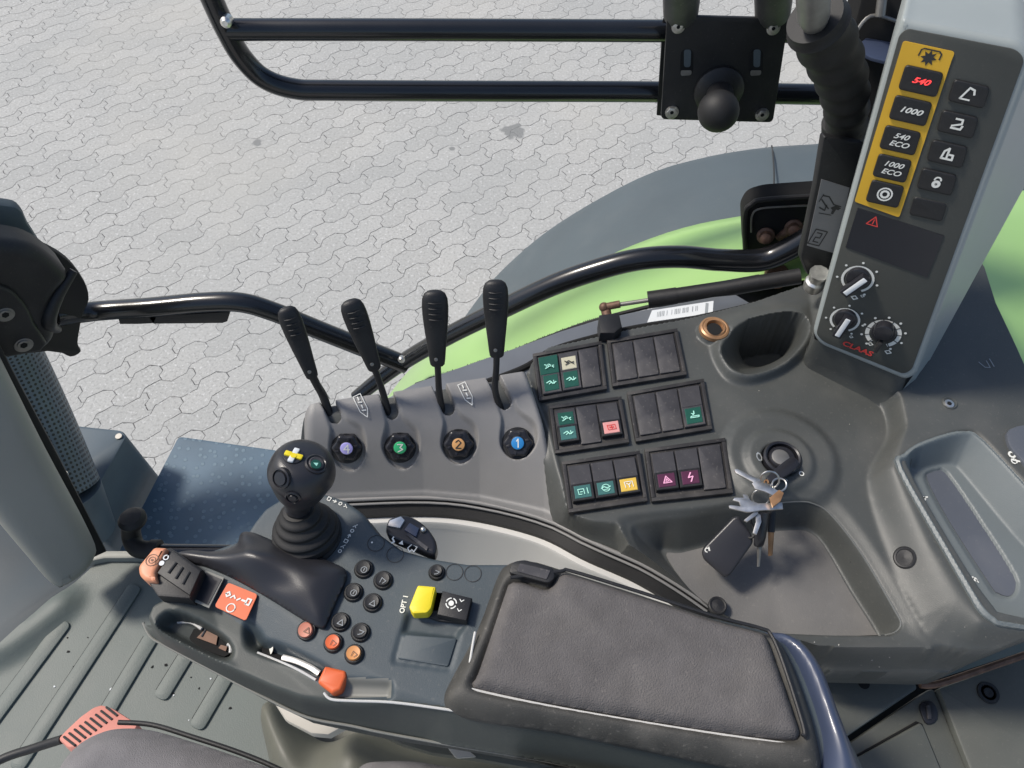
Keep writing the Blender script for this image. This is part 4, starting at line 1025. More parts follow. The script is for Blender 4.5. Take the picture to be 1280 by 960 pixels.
# ------------------------------------------------------------------ keys
kt = thing('key_bunch', 'bunch of metal keys and a black key fob hanging from the ignition lock', 'keys', IP.hit(975, 590, .02))
mb = MB(); mb.plate([(958, 598), (963, 591), (986, 572), (996, 572), (998, 582), (984, 594), (967, 603)], IP, M['gloss'], th=.006, off=.006, bevel=.002, curve=3); mb.build('ignition_key', kt)
def ringk(c, r, dr, mt=M['steel'], rr=.0011, tilt=0):
    m_ = MB(); pts_ = [PH(c[0]+r*math.cos(a/24*math.tau), c[1]+r*.9*math.sin(a/24*math.tau), dr+tilt*math.sin(a/24*math.tau)) for a in range(25)]
    m_.tube(pts_, rr, mt, seg=8, n=1); return m_
ringk((962, 600), 12, .785, tilt=.01).build('key_ring', kt)
ringk((951, 622), 11, .79, tilt=.01).build('key_ring', kt)
mb = ringk((974, 606), 9, .79)
for i in range(5):
    c = (958+i*3.2, 604+i*5.5); pts_ = [PH(c[0]+5*math.cos(a/10*math.tau)*(1 if i % 2 else .5), c[1]+4*math.sin(a/10*math.tau), .782+.003*math.cos(a+i)) for a in range(11)]
    mb.tube(pts_, .0011, M['steel'] if i % 2 else M['brass'], seg=6, n=1)
mb.build('chain', kt)
def key(px, dr, mt, th=.0022):
    m_ = MB(); P = level(dr); m_.plate(px, P, mt, th=th, bevel=.0005); return m_
key([(918, 587), (922, 586), (950, 599), (952, 604), (945, 606), (941, 602), (920, 591)], .775, M['steel']).build('key', kt)
key([(911, 632), (914, 631), (926, 633), (924, 627), (916, 625), (918, 622), (930, 622), (928, 618), (934, 618), (938, 625), (948, 629), (978, 628), (979, 636), (948, 638), (934, 640), (912, 635)], .772, M['steel']).build('key', kt)
key([(946, 637), (948, 642), (934, 652), (930, 650)], .775, M['steel']).build('key', kt)
key([(940, 604), (946, 600), (962, 606), (972, 614), (968, 620), (956, 614), (944, 611)], .768, M['steel']).build('key', kt)
key([(962, 622), (974, 612), (980, 616), (976, 626), (966, 634)], .766, M['brass']).build('key', kt)
key([(944, 640), (950, 636), (952, 652), (946, 668), (941, 666), (945, 652)], .778, M['steel']).build('key', kt)
mb = MB(); mb.tube([PH(955, 640, .775), PH(950, 672, .80), PH(948, 682, .81)], [.006, .0065, .005], M['gloss'], flat=.5); mb.tube([PH(950, 680, .81), PH(948, 708, .83)], [.003, .0016], M['steel2'], flat=.6, smooth=False); mb.build('key', kt)
mb = MB(); mb.tube([PH(966, 636, .785), PH(964, 665, .80)], [.004, .004], M['black'], flat=.5, smooth=False); mb.tube([PH(964, 664, .80), PH(963, 694, .825)], [.0036, .0026], M['brass'], flat=.5, smooth=False); mb.build('key', kt)
KF = Pl(PH(900, 690, .828), PH(935, 690, .822), PH(900, 650, .812))
mb = MB(); mb.plate([(917, 646), (924, 645), (940, 668), (942, 678), (912, 720), (905, 722), (880, 700), (877, 692), (880, 684)], KF, M['palm'], th=.012, off=0, bevel=.003, r=.004, seg=4)
fr = Fr(KF, (885, 688), (6, -5), 5, .0122); fr.arc(mb, -.1, .2, .5, -1, 4, .25, M['white'], 8); fr.line(mb, [(.3, -.3), (.7, .5)], .25, M['white']); mb.build('key_fob', kt)
mb = MB(); mb.tube([PH(948, 632, .79), PH(938, 648, .795), PH(944, 666, .80), PH(936, 672, .805), PH(926, 652, .81)], .0015, M['rubber'], seg=6); mb.build('cord', kt)

# ------------------------------------------------------------------ control tower
bl, br_, tl, tr = PD(1022, 420, .95), PD(1131, 466, .932), PD(1125, 44, .715), PD(1278, 72, .69)
TW = Pl(bl, br_, tl)
tw = thing('control_tower', 'upright control tower with yellow button field, dark display and three knobs', 'control panel', PD(1080, 460, .96))
fc = [(1124, 44), (1134, 36), (1270, 62), (1281, 74), (1140, 462), (1130, 468), (1030, 428), (1020, 418)]
mb = MB(); outp = [(1116, 48), (1128, 22), (1140, 26), (1276, 52), (1292, 70), (1290, 90), (1146, 470), (1132, 477), (1024, 432), (1015, 418)]
loc = rnd([TW.loc(x, y, 0) for x, y in outp], .01, 5)
mb.prism(loc, TW, -.16, .0, M['tower'], .007, 5)
fa, fb = TW.hit(1290, 66, -.005), TW.hit(1141, 470, -.005); ba, bb = PD(1372, 66, .83), PD(1147, 478, 1.0)
fl = []
for k_ in range(5):
    q_ = k_/4; fl.append([tuple(fa.lerp(ba, q_)-TW.N*(.012*math.sin(q_*math.pi))), tuple(fb.lerp(bb, q_))])
vs_ = [p for l in fl for p in l]; mb.add(vs_, [(2*k_, 2*k_+1, 2*k_+3, 2*k_+2) for k_ in range(4)], M['tower'])
mb.add([fb, bb, bb+Vector((0, 0, -.03)), fb+Vector((0, 0, -.03))], [(0, 1, 2, 3)], M['tower'])
mb.build('housing', tw)
mb = MB(); mb.plate(fc, TW, M['face'], th=.0015, off=-.0002, r=.006, bevel=.0006); 
mb.build('face_plate', tw)
mb = MB(); mb.plate([(1129, 51), (1194, 65), (1190, 74), (1124, 272), (1068, 252), (1070, 246)], TW, M['yellow'], th=.0009, off=.0014, r=.003)
fr = Fr(TW, (1161, 72), (10, 2.2), 14, .0027); K = M['ink']
fr.line(mb, [(-.95, .0), (-.9, .55), (-.7, .7), (.7, .7), (.95, .5), (.95, .0)], .13, K)
fr.fill(mb, [(r_*math.cos(i/16*math.tau), -.05+r_*math.sin(i/16*math.tau)) for i, r_ in ((i, .75 if i % 2 == 0 else .4) for i in range(16))], K)
mb.build('yellow_field', tw)
def uvface(px, py, half=(24, 15), tiltx=(10, 2.6)): pass
ybut = [((1151, 102), (26, 17), '540', M['redlit']), ((1138, 139), (25, 16.5), '1000', M['white']), ((1125, 176), (24, 16), '540/ECO', M['white']), ((1115, 211), (22.5, 15.5), '1000/ECO', M['white']), ((1106, 243), (22, 15), 'pto', M['white'])]
gbut = [((1211, 118), (24.5, 15), 'loader', M['white']), ((1197, 156), (24.5, 14.5), 'curve', M['white']), ((1184, 193), (24, 14.5), 'flag', M['white']), ((1171, 228), (23.5, 14), 'lock', M['white']), ((1160, 262), (22.5, 12.5), '', M['white'])]
dx = Vector((1, .225)).normalized(); dy = Vector((-.3, .95)).normalized()
for c, (a, b), lab, mt in ybut+gbut:
    yel = c[0]-c[1]*0 < 1160 and (c, (a, b), lab, mt) in ybut
    cv = Vector(c); q = [cv-dx*a-dy*b, cv+dx*a-dy*b, cv+dx*a+dy*b, cv-dx*a+dy*b]
    mb = MB(); mb.plate([tuple(p) for p in q], TW, M['face'] if not yel else M['yellow'], th=.0008, off=.0014, r=.004)
    q = [cv+(p-cv)*.95 for p in q]
    mb.plate([tuple(p) for p in q], TW, M['black'], th=.0035 if lab else .002, off=.0012, r=.004, bevel=.0014, seg=3)
    zt = .0053
    if '/' in lab:
        s1, s2 = lab.split('/'); mb.text(s1, tuple(cv-dy*5), tuple(dx*10), 7, TW, mt, z=zt, shear=.3, sx=1.25, off=.02); mb.text(s2, tuple(cv+dy*5), tuple(dx*10), 7, TW, mt, z=zt, shear=.3, sx=1.2, off=.02)
    elif lab in ('540', '1000'): mb.text(lab, tuple(cv), tuple(dx*10), 7.5, TW, mt, z=zt, shear=.3, sx=1.35, off=.025)
    elif lab:
        fr = Fr(TW, tuple(cv), tuple(dx*10), 9.3, zt)
        if lab == 'pto':
            fr.arc(mb, 0, 0, .95, 0, 6.29, .22, mt, 18); fr.arc(mb, 0, 0, .5, 0, 6.29, .3, mt, 12)
        if lab == 'loader': fr.line(mb, [(-.9, -.8), (-.2, .9), (.5, .7), (.7, .1)], .28, mt); fr.line(mb, [(-.9, -.8), (.4, -.8)], .24, mt)
        if lab == 'curve': fr.line(mb, [(-.5, .8), (.4, .8), (.5, .2), (-.7, -.3)], .28, mt); fr.line(mb, [(-.7, -.6), (.6, -.6), (.7, -.1)], .3, mt)
        if lab == 'flag': fr.line(mb, [(-.6, -.7), (-.5, .4), (0, .9), (.1, -.6)], .3, mt); fr.line(mb, [(-.6, -.7), (.9, -.7), (.8, 0), (.2, 0)], .3, mt)
        if lab == 'lock': fr.dot(mb, 0, -.3, .6, mt); fr.arc(mb, 0, .35, .42, 0, 3.3, .24, mt, 10); fr.dot(mb, 0, -.3, .2, M['ink'])
    mb.build('push_button', tw, label=None if lab else 'blank dark push button')
mb = MB(); mb.plate([(1072, 260), (1180, 295), (1159, 347), (1057, 309)], TW, M['display'], th=.001, off=.0014)
fr = Fr(TW, (1092, 277), (10, 3), 8, .0027); fr.line(mb, [(-.9, -.7), (.9, -.7), (0, .9)], .18, M['red'], True); fr.line(mb, [(0, .35), (0, -.45)], .16, M['red'])
mb.build('display', tw)
def dial(c, r, ptr, kn, ticks=7, wide=False):
    m_ = MB(); fr = Fr(TW, c, (10, 2.6), r, .0022)
    a0, a1 = (math.radians(-55), math.radians(235)) 
    if wide:
        fr.arc(m_, 0, 0, 1.0, a0, a1, .26, M['white'], 30)
        for i in range(10):
            a = a0+(a1-a0)*i/9; fr2 = Fr(TW, c, (10, 2.6), r, .0026); fr2.line(m_, [(.85*math.cos(a), .85*math.sin(a)), (1.15*math.cos(a), 1.15*math.sin(a))], .06, M['ink'])
    else: fr.arc(m_, 0, 0, 1.0, a0, a1, .17, M['white'], 26)
    for i in range(ticks):
        a = a0+(a1-a0)*i/(ticks-1)+.05; fr.dot(m_, 1.35*math.cos(a), 1.35*math.sin(a), .09, M['white'], 8)
    m_.build('dial_scale', tw)
    m_ = MB(); m_.disc(c, r*.82, TW, M['gloss'], th=.006, off=.0014, bevel=.002, n=28)
    fr = Fr(TW, c, (10, 2.6), r, .0)
    def bar(w, l0, l1, z0, z1, mt):
        t_ = Vector((math.cos(ptr), math.sin(ptr))); n_ = Vector((-t_.y, t_.x))
        q_ = [fr.p(*(t_*l0-n_*w)), fr.p(*(t_*l1-n_*w)), fr.p(*(t_*l1+n_*w)), fr.p(*(t_*l0+n_*w))]
        m_.prism(rnd(q_, .001, 2), TW, z0, z1, mt, .0008)
    if kn == 'bar': bar(.34, -.85, 1.15, .006, .015, M['gloss']); bar(.19, -.8, 1.0, .015, .0156, M['paper'])
    else: m_.disc(c, r*.62, TW, M['gloss'], th=.012, off=.006, bevel=.002, n=28); bar(.12, .1, .95, .006, .0188, M['black'])
    m_.build('rotary_knob', tw)
dial((1072, 349), 19, math.radians(240), 'bar'); dial((1056, 400), 17.5, math.radians(260), 'bar'); dial((1104, 417), 20, math.radians(262), 'disc', 9, True)
mb = MB(); mb.text('CLAAS', (1072, 436), (10, 4), 7.5, TW, M['red'], z=.0024, sx=1.25, off=.03)
mb.build('lettering', tw)
for c, s_ in (((1068, 372), 5), ((1078, 370), 3), ((1064, 421), 3), ((1110, 440), 5), ((1088, 430), 4)):
    mb = MB(); fr = Fr(TW, c, (10, 3), s_, .0024); fr.line(mb, [(-.8, 0), (0, .6), (.8, 0), (0, -.6)], .3, M['white'], True)
    mb.build('dial_symbol', tw)
# pedestal below the tower
mb = MB(); ped_t = [TW.hit(1018, 424, -.004), TW.hit(1136, 472, -.004), TW.hit(1136, 472, -.12), TW.hit(1018, 424, -.12)]
ped_b = [ch(1004, 456, -.022), ch(1122, 506, -.022), ch(1190, 420, -.02), CP.hit(1020, 360, -.02)]
R = [ped_t, [a.lerp(b, .45)+Vector((0, 0, -.004)) for a, b in zip(ped_t, ped_b)], [a.lerp(b, .8)+Vector((0, .004, -.008)) for a, b in zip(ped_t, ped_b)], ped_b]
vs = []; 
for r_ in R:
    q = []
    for i in range(4):
        a, b, c = r_[i-1], r_[i], r_[(i+1) % 4]
        p0 = b+(a-b)*.12; p1 = b+(c-b)*.12
        for k in range(5): s_ = k/4; q.append(p0*(1-s_)**2+b*2*s_*(1-s_)+p1*s_*s_)
    vs.append(q)
n = 20; allv = [p for q in vs for p in q]; fs = [(i*n+k, i*n+(k+1) % n, (i+1)*n+(k+1) % n, (i+1)*n+k) for i in range(3) for k in range(n)]
mb.add(allv, fs, M['console']); mb.build('pedestal', tw, sharp=60)

# bracket with sticker, nut, boot -----------------------------------
YS = .74
SP = Pl(PY(1010, 300, YS), PY(1060, 312, YS+.0), PY(1035, 190, YS+.03))
t = thing('sticker_post', 'black post with a grey pictogram sticker left of the control tower', 'post', SP.hit(1030, 320))
mb = MB(); mb.plate([(1030, 170), (1082, 180), (1072, 226), (1046, 335), (1010, 345), (1001, 322), (1020, 232)], SP, M['black'], th=.012, off=-.012, bevel=.003, r=.004); mb.build('post', t)
mb = MB(); mb.plate([(1027, 224), (1062, 235), (1044, 317), (1009, 307)], SP, M['sticker'], th=.001, off=.0003)
K = M['ink']; fr = Fr(SP, (1037, 256), (10, 3), 15, .0018)
fr.line(mb, [(-.9, .5), (-.4, .55), (.3, .1), (.9, .1)], .09, K); fr.line(mb, [(-.8, .2), (-.3, -.1), (.1, -.3)], .1, K); fr.line(mb, [(-.6, -.4), (-.1, -.5), (-.2, -.1)], .1, K); fr.fill(mb, [(.2, -.2), (.5, .1), (1, .0), (.9, -.2), (.7, -.2), (.7, -.6), (.5, -.6), (.45, -.3)], K); fr.line(mb, [(-.9, .6), (-.9, .0)], .07, K); fr.line(mb, [(-.4, -.8), (.6, -.7)], .06, K)
fr = Fr(SP, (1022, 297), (10, 2.5), 9, .0018); fr.line(mb, [(-.8, -1), (.8, -1), (.8, 1), (-.8, 1)], .14, K, True); fr.line(mb, [(-.4, .6), (.3, .6), (.3, 0), (-.3, 0), (-.3, -.6), (.4, -.6)], .14, K)
mb.build('pictogram_sticker', t)
mb = MB(); p = PY(1020, 350, YS-.03); mb.lathe(p+Vector((0, .0, -.016)), (-.05, -.1, 1), [(.012, 0), (.0135, .004), (.0135, .016), (.0105, .019), (.0105, .028), (.013, .030), (.013, .034)], M['steel'], seg=10); mb.build('hose_nut', t)
t = thing('gear_lever_boot', 'ribbed black rubber boot with a metal shaft end at the top right', 'lever boot', PD(1055, 175, .98))
p0, p1 = PD(1018, 22, .80), PD(1058, 168, .98)
pts = []; rr = []
for i in range(61):
    s_ = i/60; q = p0.lerp(p1, s_)+Vector((.012*math.sin(s_*math.pi), 0, 0)); pts.append(q)
    rr.append((.0325-.010*s_+.0018*math.sin(s_*math.tau*7)) * (1 if s_ > .04 else .9))
mb = MB(); mb.tube(pts, rr, M['rubber'], seg=32, smooth=False); mb.build('boot', t)
mb = MB(); mb.tube([PD(1016, -25, .745), PD(1017, 20, .785), PD(1018, 28, .795)], [.017, .016, .013], M['steel2'], seg=28, smooth=False); mb.build('shaft_end', t)
mb = MB(); mb.tube([PD(1052, 150, .97), PD(1054, 178, 1.0), PD(1052, 205, 1.03)], [.024, .027, .02], M['rubber'], seg=20); mb.ball(PD(1031, 188, 1.0), .006, M['steel']); mb.build('base_collar', t)
YH = .88
HB = Pl(PY(1060, 100, YH), PY(1120, 100, YH), PY(1060, 20, YH+.03))
t = thing('cab_corner_cover', 'black corner cover with a blue sheen facet between boot and tower', 'cover', HB.hit(1090, 150))
mb = MB(); mb.plate([(1088, -60), (1075, 5), (1064, 45), (1056, 70), (1052, 240), (1120, 330), (1200, 330), (1240, -60)], HB, M['dark'], th=.04, off=-.04, bevel=.004); mb.build('cover', t)
FB = level(.56)
mb = MB(); mb.plate([(1066, 60), (1088, 42), (1130, 45), (1130, 82), (1090, 72)], Pl(HB.hit(1060, 64, .03), HB.hit(1130, 76, .03), HB.hit(1080, 42, -.02)), M['cover'], th=.004, bevel=.002); mb.build('facet', t)
mb = MB(); mb.tube([HB.hit(1064, 50, .006), HB.hit(1088, 20, .006), HB.hit(1125, 28, .006)], .0022, M['steel2'], seg=8); mb.tube([HB.hit(1105, -20, .01), HB.hit(1100, 20, .01)], .006, M['steel2'], seg=10); mb.build('wire_clip', t)

# ------------------------------------------------------------------ control armrest
AP = level(.72)
A_ = lambda x, y, z=0.0: AP.loc(x, y, z)
a_out_px = [(180, 768), (186, 752), (204, 742), (215, 700), (232, 690), (300, 668), (312, 650), (328, 630), (350, 618), (375, 612), (410, 612), (436, 620), (458, 636), (478, 662), (505, 682), (545, 694), (585, 700), (628, 700), (645, 698)]
a_out = [A_(x, y, -.01) for x, y in a_out_px] + [A_(x, y, -.05) for x, y in ((1000, 800), (1090, 985), (860, 988), (730, 962), (678, 951), (560, 931), (477, 916), (440, 908), (384, 896), (330, 871), (262, 836), (205, 806), (188, 794), (179, 780))]
a_top = [A_(*p) for p in ((226, 742), (228, 704), (240, 697), (304, 674), (316, 655), (331, 636), (352, 623), (376, 617), (408, 617), (432, 625), (453, 640), (474, 666), (503, 687), (545, 698), (585, 704), (640, 704), (1000, 810), (1060, 960), (1000, 961), (678, 907), (560, 887), (491, 878), (440, 877), (405, 874), (370, 868), (335, 856), (262, 824), (208, 797), (191, 786), (184, 771), (190, 756), (208, 747), (226, 746))]
loop_rim = [(203, 780), (210, 771), (222, 769), (246, 777), (270, 790), (290, 806), (292, 818), (284, 827), (262, 820), (232, 806), (206, 793)]
loop_in = [(208, 782), (214, 775), (223, 773), (246, 781), (268, 793), (285, 808), (286, 816), (280, 820), (262, 814), (234, 801), (210, 790)]
groove = [(324, 806), (345, 808), (375, 820), (405, 836), (420, 848), (412, 858), (396, 848), (370, 836), (342, 826), (326, 818)]
def arm_f(X, Y):
    Z = np.full_like(X, -.05)
    Z = loft(X, Y, Z, a_out, a_top, -.05, 0.0, ease=False)
    # nose loop is lower than the deck
    # strip that carries the orange buttons falls away toward the operator
    strip = [A_(*p) for p in ((232, 742), (258, 712), (300, 730), (395, 792), (432, 822), (500, 862), (560, 880), (560, 960), (300, 960), (200, 800))]
    d = sdf(X, Y, strip); Z = np.where(d > 0, Z-np.clip(d*.30, 0, .012), Z)
    Z = loft(X, Y, Z, cr([A_(x, y, -.008) for x, y in loop_rim], 3), cr([A_(x, y, -.028) for x, y in loop_in], 3), 0.0, -.02, absolute=False)
    gr = cr([A_(x, y, -.02) for x, y in groove], 3); d = sdf(X, Y, gr); Z = Z-.012*np.clip(d/.0025, 0, 1)
    led = [A_(x, y, -.012) for x, y in ((424, 852), (492, 857), (491, 877), (414, 874))]; d = sdf(X, Y, led); Z = Z-.007*np.clip(d/.0015, 0, 1)
    nk = cr([A_(x, y, -.012) for x, y in ((309, 778), (322, 786), (332, 800), (334, 812), (322, 816), (308, 808), (304, 792))], 3); d = sdf(X, Y, nk); Z = Z-.016*np.clip(d/.006, 0, 1)
    # trough in front of the sliders
    tro = [A_(*p) for p in ((509, 765), (585, 778), (570, 798), (502, 790))]; d = sdf(X, Y, tro); Z = Z-.006*np.clip(d/.002, 0, 1)
    lid = [A_(*p) for p in ((503, 790), (573, 796), (561, 836), (493, 826))]; d = sdf(X, Y, lid); Z = Z-.0022*(np.abs(d) < .0013)
    return Z
ar = thing('armrest_console', 'long armrest console with joystick deck, orange and black buttons and grey pad', 'armrest', AP.hit(520, 820))
mb = MB(); asamp = mb.relief(AP, a_out, arm_f, .0014, M['deck'], skirt=.02, nblur=3)
kb_ = mb.mi(M['band']); kl_ = mb.mi(M['ledge'])
top_a = np.array(a_top); 
cxs = np.array([[(AP.o.x) for _ in range(1)]])
fx = np.array([tuple(mb.v[f[0]]) for f in mb.f]); 
dd = sdf(fx[:, 0], fx[:, 1], a_top); zrel = fx[:, 2]-AP.o.z
ledp = [A_(x, y, -.02) for x, y in ((424, 852), (492, 857), (491, 877), (414, 874))]; dl = sdf(fx[:, 0], fx[:, 1], ledp)
bandp = [A_(x, y, -.01) for x, y in ((150, 760), (200, 735), (236, 744), (268, 760), (312, 790), (323, 806), (345, 822), (405, 862), (440, 876), (491, 878), (560, 887), (678, 907), (1000, 961), (1000, 1100), (100, 1100))]; bandm = sdf(fx[:, 0], fx[:, 1], bandp)
for i in range(len(mb.f)):
    X_, Y_ = fx[i, 0], fx[i, 1]; px_, py_ = proj(Vector(fx[i]))
    if bandm[i] > 0: mb.m[i] = kb_
    if dl[i] > 0: mb.m[i] = kl_
def ah(px, py, off=0.0):
    z = 0.0
    for _ in range(12): x, y = A_(px, py, z); z = asamp(x, y)
    return AP.to3(x, y, z+off)
def atp(px, py, e=5, off=0.0):
    a, b, c, d = ah(px-e, py), ah(px+e, py), ah(px, py-e), ah(px, py+e)
    m_ = ah(px, py); n_ = (b-a).cross(c-d).normalized()
    if n_.z < 0: n_ = -n_
    X_ = (b-a); X_ = (X_-n_*X_.dot(n_)).normalized()
    return Pl(m_+n_*off, m_+n_*off+X_, m_+n_*off+n_.cross(X_))
mb.build('body', ar, sharp=40)
mb = MB()
for pts_, r_ in (([(179, 780), (188, 797), (205, 808), (262, 838), (330, 873), (384, 898), (440, 909), (477, 917), (560, 932), (678, 952), (760, 970)], .0013),):
    mb.tube([AP.hit(x, y-1.5, -.052) for x, y in pts_], r_, M['ledge'], seg=8)
mb.tube([AP.hit(x, y, .0) for x, y in ((405, 866), (414, 874), (440, 876), (491, 878), (560, 887), (640, 900), (678, 907), (800, 928), (1000, 961))], .0012, M['wall'], seg=8)
mb.tube([ah(322, 816, .0005), ah(342, 824, .0005), ah(370, 836, .0005), ah(395, 850, .0005)], .0012, M['wall'], seg=8)
mb.build('edge_trim', ar)
# loop inside
mb = MB(); LPp = level(.746)
mb.plate([(207, 783), (214, 774), (223, 772), (246, 780), (269, 792), (286, 808), (287, 817), (280, 821), (262, 815), (233, 801), (209, 791)], LPp, M['dark'], th=.002, off=0.0)
for a, b in (((222, 778), (252, 786)), ((284, 806), (288, 816))): mb.tube([LPp.hit(a[0], a[1], .006), LPp.hit((a[0]+b[0])/2+2, (a[1]+b[1])/2-4, .006), LPp.hit(b[0], b[1], .006)], .0016, M['wall'], seg=8)
mb.tube([LPp.hit(259, 784, .004), LPp.hit(252, 796, .004)], .0012, M['switchm'], seg=8)
mb.plate([(256, 787), (272, 795), (270, 806), (246, 797)], LPp, M['rust'], th=.001, off=.003); mb.plate([(276, 806), (284, 808), (282, 814), (273, 810)], LPp, M['rust'], th=.001, off=.003)
mb.build('hand_hole', ar)
# palm rest
pr_px = [(302, 667), (318, 667), (345, 678), (390, 694), (425, 708), (433, 716), (431, 728), (420, 752), (408, 780), (402, 785), (385, 778), (330, 744), (290, 722), (258, 708), (238, 702), (222, 692), (240, 689), (270, 690), (296, 682)]
pr = cr([A_(x, y, .004) for x, y in pr_px], 4)
def palm_f(X, Y):
    d = np.clip(sdf(X, Y, pr), 0, 1); t_ = np.clip(d/.022, 0, 1)
    Z = .004+.011*np.sqrt(1-(1-t_)**2)
    c = Vector(A_(318, 712)); Z += .012*np.exp(-(((X-c.x)*.9+(Y-c.y)*.35)**2/.0016+(-(X-c.x)*.35+(Y-c.y)*.9)**2/.0004))*t_
    c = Vector(A_(375, 735)); Z += .006*np.exp(-((X-c.x)**2/.0009+(Y-c.y)**2/.0006))*t_
    c = Vector(A_(345, 740)); Z -= .005*np.exp(-((X-c.x)**2/.0005+(Y-c.y)**2/.0001))*t_
    return Z
mb = MB(); mb.relief(AP, pr, palm_f, .0022, M['palm'], skirt=.006, nblur=2); mb.build('palm_rest', ar, sharp=60)
# speed lever block
HO = .014
mb = MB()
mb.plate([(184, 726), (176, 716), (192, 690), (212, 684), (222, 690), (253, 712), (240, 742), (237, 748), (197, 745)], AP, M['black'], th=.02, off=-.004, bevel=.002)
mb.plate([(215, 688), (251, 713), (237, 744), (196, 716)], AP, M['black'], th=.006, off=.0155, bevel=.0015)
for k in range(3):
    a = lerp2((218, 694), (246, 714), .22+.28*k); b = lerp2((203, 712), (235, 737), .22+.28*k)
    mb.tube([AP.hit(*lerp2(a, b, .25), .0215), AP.hit(*lerp2(a, b, .95), .0215)], .0016, M['black'], seg=8)
fr = Fr(AP, (205, 700), (6, -8), 8, .0222); fr.dot(mb, -.6, 0, .45, M['paper']); fr.arc(mb, .5, 0, .4, 0, 6.3, .2, M['paper'], 10)
sl = mb.build('speed_lever', ar)
mb = MB(); mb.plate([(192, 683), (209, 684), (193, 716), (196, 727), (180, 725), (173, 718), (172, 707)], AP, M['peach'], th=.020, off=.003, bevel=.004, r=.003, seg=4)
fr = Fr(AP, (190, 700), (6, -8), 9, .0234); fr.arc(mb, 0, 0, .9, 0, 6.3, .12, M['rust'], 18); fr.arc(mb, 0, 0, .5, 0, 6.3, .12, M['rust'], 12); fr.dot(mb, 0, 0, .2, M['rust']); mb.build('orange_cap', sl)
mb = MB(); P = AP
mb.plate([(257, 713), (280, 722), (261, 760), (236, 749)], AP, M['ledge'], th=.0015, off=.002); mb.plate([(258, 716), (277, 724), (260, 756), (239, 746)], AP, M['display'], th=.0016, off=.0025); mb.build('dark_panel', ar)
mb = MB(); mb.plate([(285, 728), (322, 743), (307, 776), (268, 758)], AP, M['orange'], th=.0016, off=.0008, r=.003)
fr = Fr(AP, (296, 750), (10, 3.6), 19, .0030); W = M['white']
fr.arc(mb, -.1, -.55, .26, 0, 6.3, .07, W, 16); fr.line(mb, [(-.85, .15), (-.7, .3), (-.55, .15), (-.7, 0), (-.85, .15)], .1, W); fr.line(mb, [(-.45, 0), (-.3, .2), (-.15, .05)], .09, W); fr.line(mb, [(0, .0), (.15, .15)], .1, W); fr.line(mb, [(.3, .1), (.5, .1)], .12, W); fr.line(mb, [(.6, -.05), (.6, .3), (.85, .3), (.85, -.05)], .1, W, True)
mb.build('orange_decal', ar)
# round buttons
def btn(c, r, cap, rimm, lb=None, deep=.006):
    P = atp(c[0], c[1], 4)
    m_ = MB(); p = P.hit(c[0], c[1], .003); k = (P.hit(c[0]+1, c[1], .003)-p).length
    m_.lathe(P.hit(*c, .0), P.N, [(k*r, -.003), (k*r, .0015), (k*(r-1.5), .003), (k*(r-3), .003), (k*(r-3.4), .0012)], rimm, seg=28)
    q = m_.build('round_button', ar, label=lb)
    m_ = MB(); m_.lathe(P.hit(*c, .0), P.N, [(k*(r-3.2), 0), (k*(r-3.3), deep-.001), (k*(r-4), deep), (k*(r-6), deep-.0004), (.0002, deep-.0006)], cap, seg=24)
    fr = Fr(P, c, (10, 4), r*.42, deep+.0004); im = M['grey_ink'] if rimm is M['black'] and cap is M['black'] else M['rust']
    kx = (c[0]*7+c[1]*3) % 4
    if kx == 0: fr.line(m_, [(-.7, -.5), (0, .7), (.7, -.5)], .18, im, True)
    elif kx == 1: fr.arc(m_, 0, 0, .7, 0, 6.3, .16, im, 12); fr.line(m_, [(0, -.3), (0, .4)], .18, im)
    elif kx == 2: fr.line(m_, [(-.6, .5), (.6, .5), (.2, -.2), (-.5, -.6)], .18, im)
    else: fr.line(m_, [(-.6, -.6), (-.6, .6), (.6, .2), (.1, -.6)], .16, im)
    m_.build('button_cap', q)
for c in ((455, 712), (479, 726), (442, 741), (466, 754), (426, 778), (451, 791)): btn(c, 12.3, M['black'], M['black'])
btn((546, 716), 10.5, M['black'], M['black'])
btn((384, 788), 12.3, M['salmon'], M['black'], 'salmon pink round button'); btn((417, 804), 12.3, M['orange'], M['black'], 'bright orange round button'); btn((443, 818), 12.3, M['amber'], M['black'], 'amber round button')
mb = MB()
for c in ((494, 693), (470, 679), (568, 715), (591, 717)): mb.ring(c, 10.5, .8, AP, M['black'], z=.0006)
fr = Fr(AP, (465, 678), (1, 0), 2, .0008); fr.dot(mb, 0, 0, .6, M['white'])
W = M['white']
def glyphs(c0, c1, n, h):
    for i in range(n):
        c = lerp2(c0, c1, (i+.5)/n); fr = Fr(AP, c, (c1[0]-c0[0], c1[1]-c0[1]), h, .0009)
        kk = (i*5+n) % 4
        if kk == 0: fr.line(mb, [(-.6, -.6), (-.6, .6), (.5, .6), (.5, -.6)], .26, W, True)
        elif kk == 1: fr.line(mb, [(-.7, 0), (.6, 0)], .3, W); fr.line(mb, [(0, -.5), (.6, 0), (0, .5)], .26, W)
        elif kk == 2: fr.arc(mb, 0, 0, .55, 0, 6.3, .28, W, 8)
        else: fr.line(mb, [(-.6, .5), (.6, -.5)], .28, W); fr.line(mb, [(-.6, -.5), (0, 0)], .28, W)
glyphs((408, 622), (436, 634), 4, 3.4); glyphs((423, 692), (446, 654), 6, 3.6); 
fr = Fr(AP, (491, 672), (10, 7), 6, .0009); fr.line(mb, [(-.7, .6), (0, .7), (.1, -.2), (.8, -.5), (.5, -1)], .28, W)
fr = Fr(AP, (502, 678), (10, 3), 3, .0009); fr.fill(mb, [(-1, -.8), (1, -.8), (0, 1)], W)
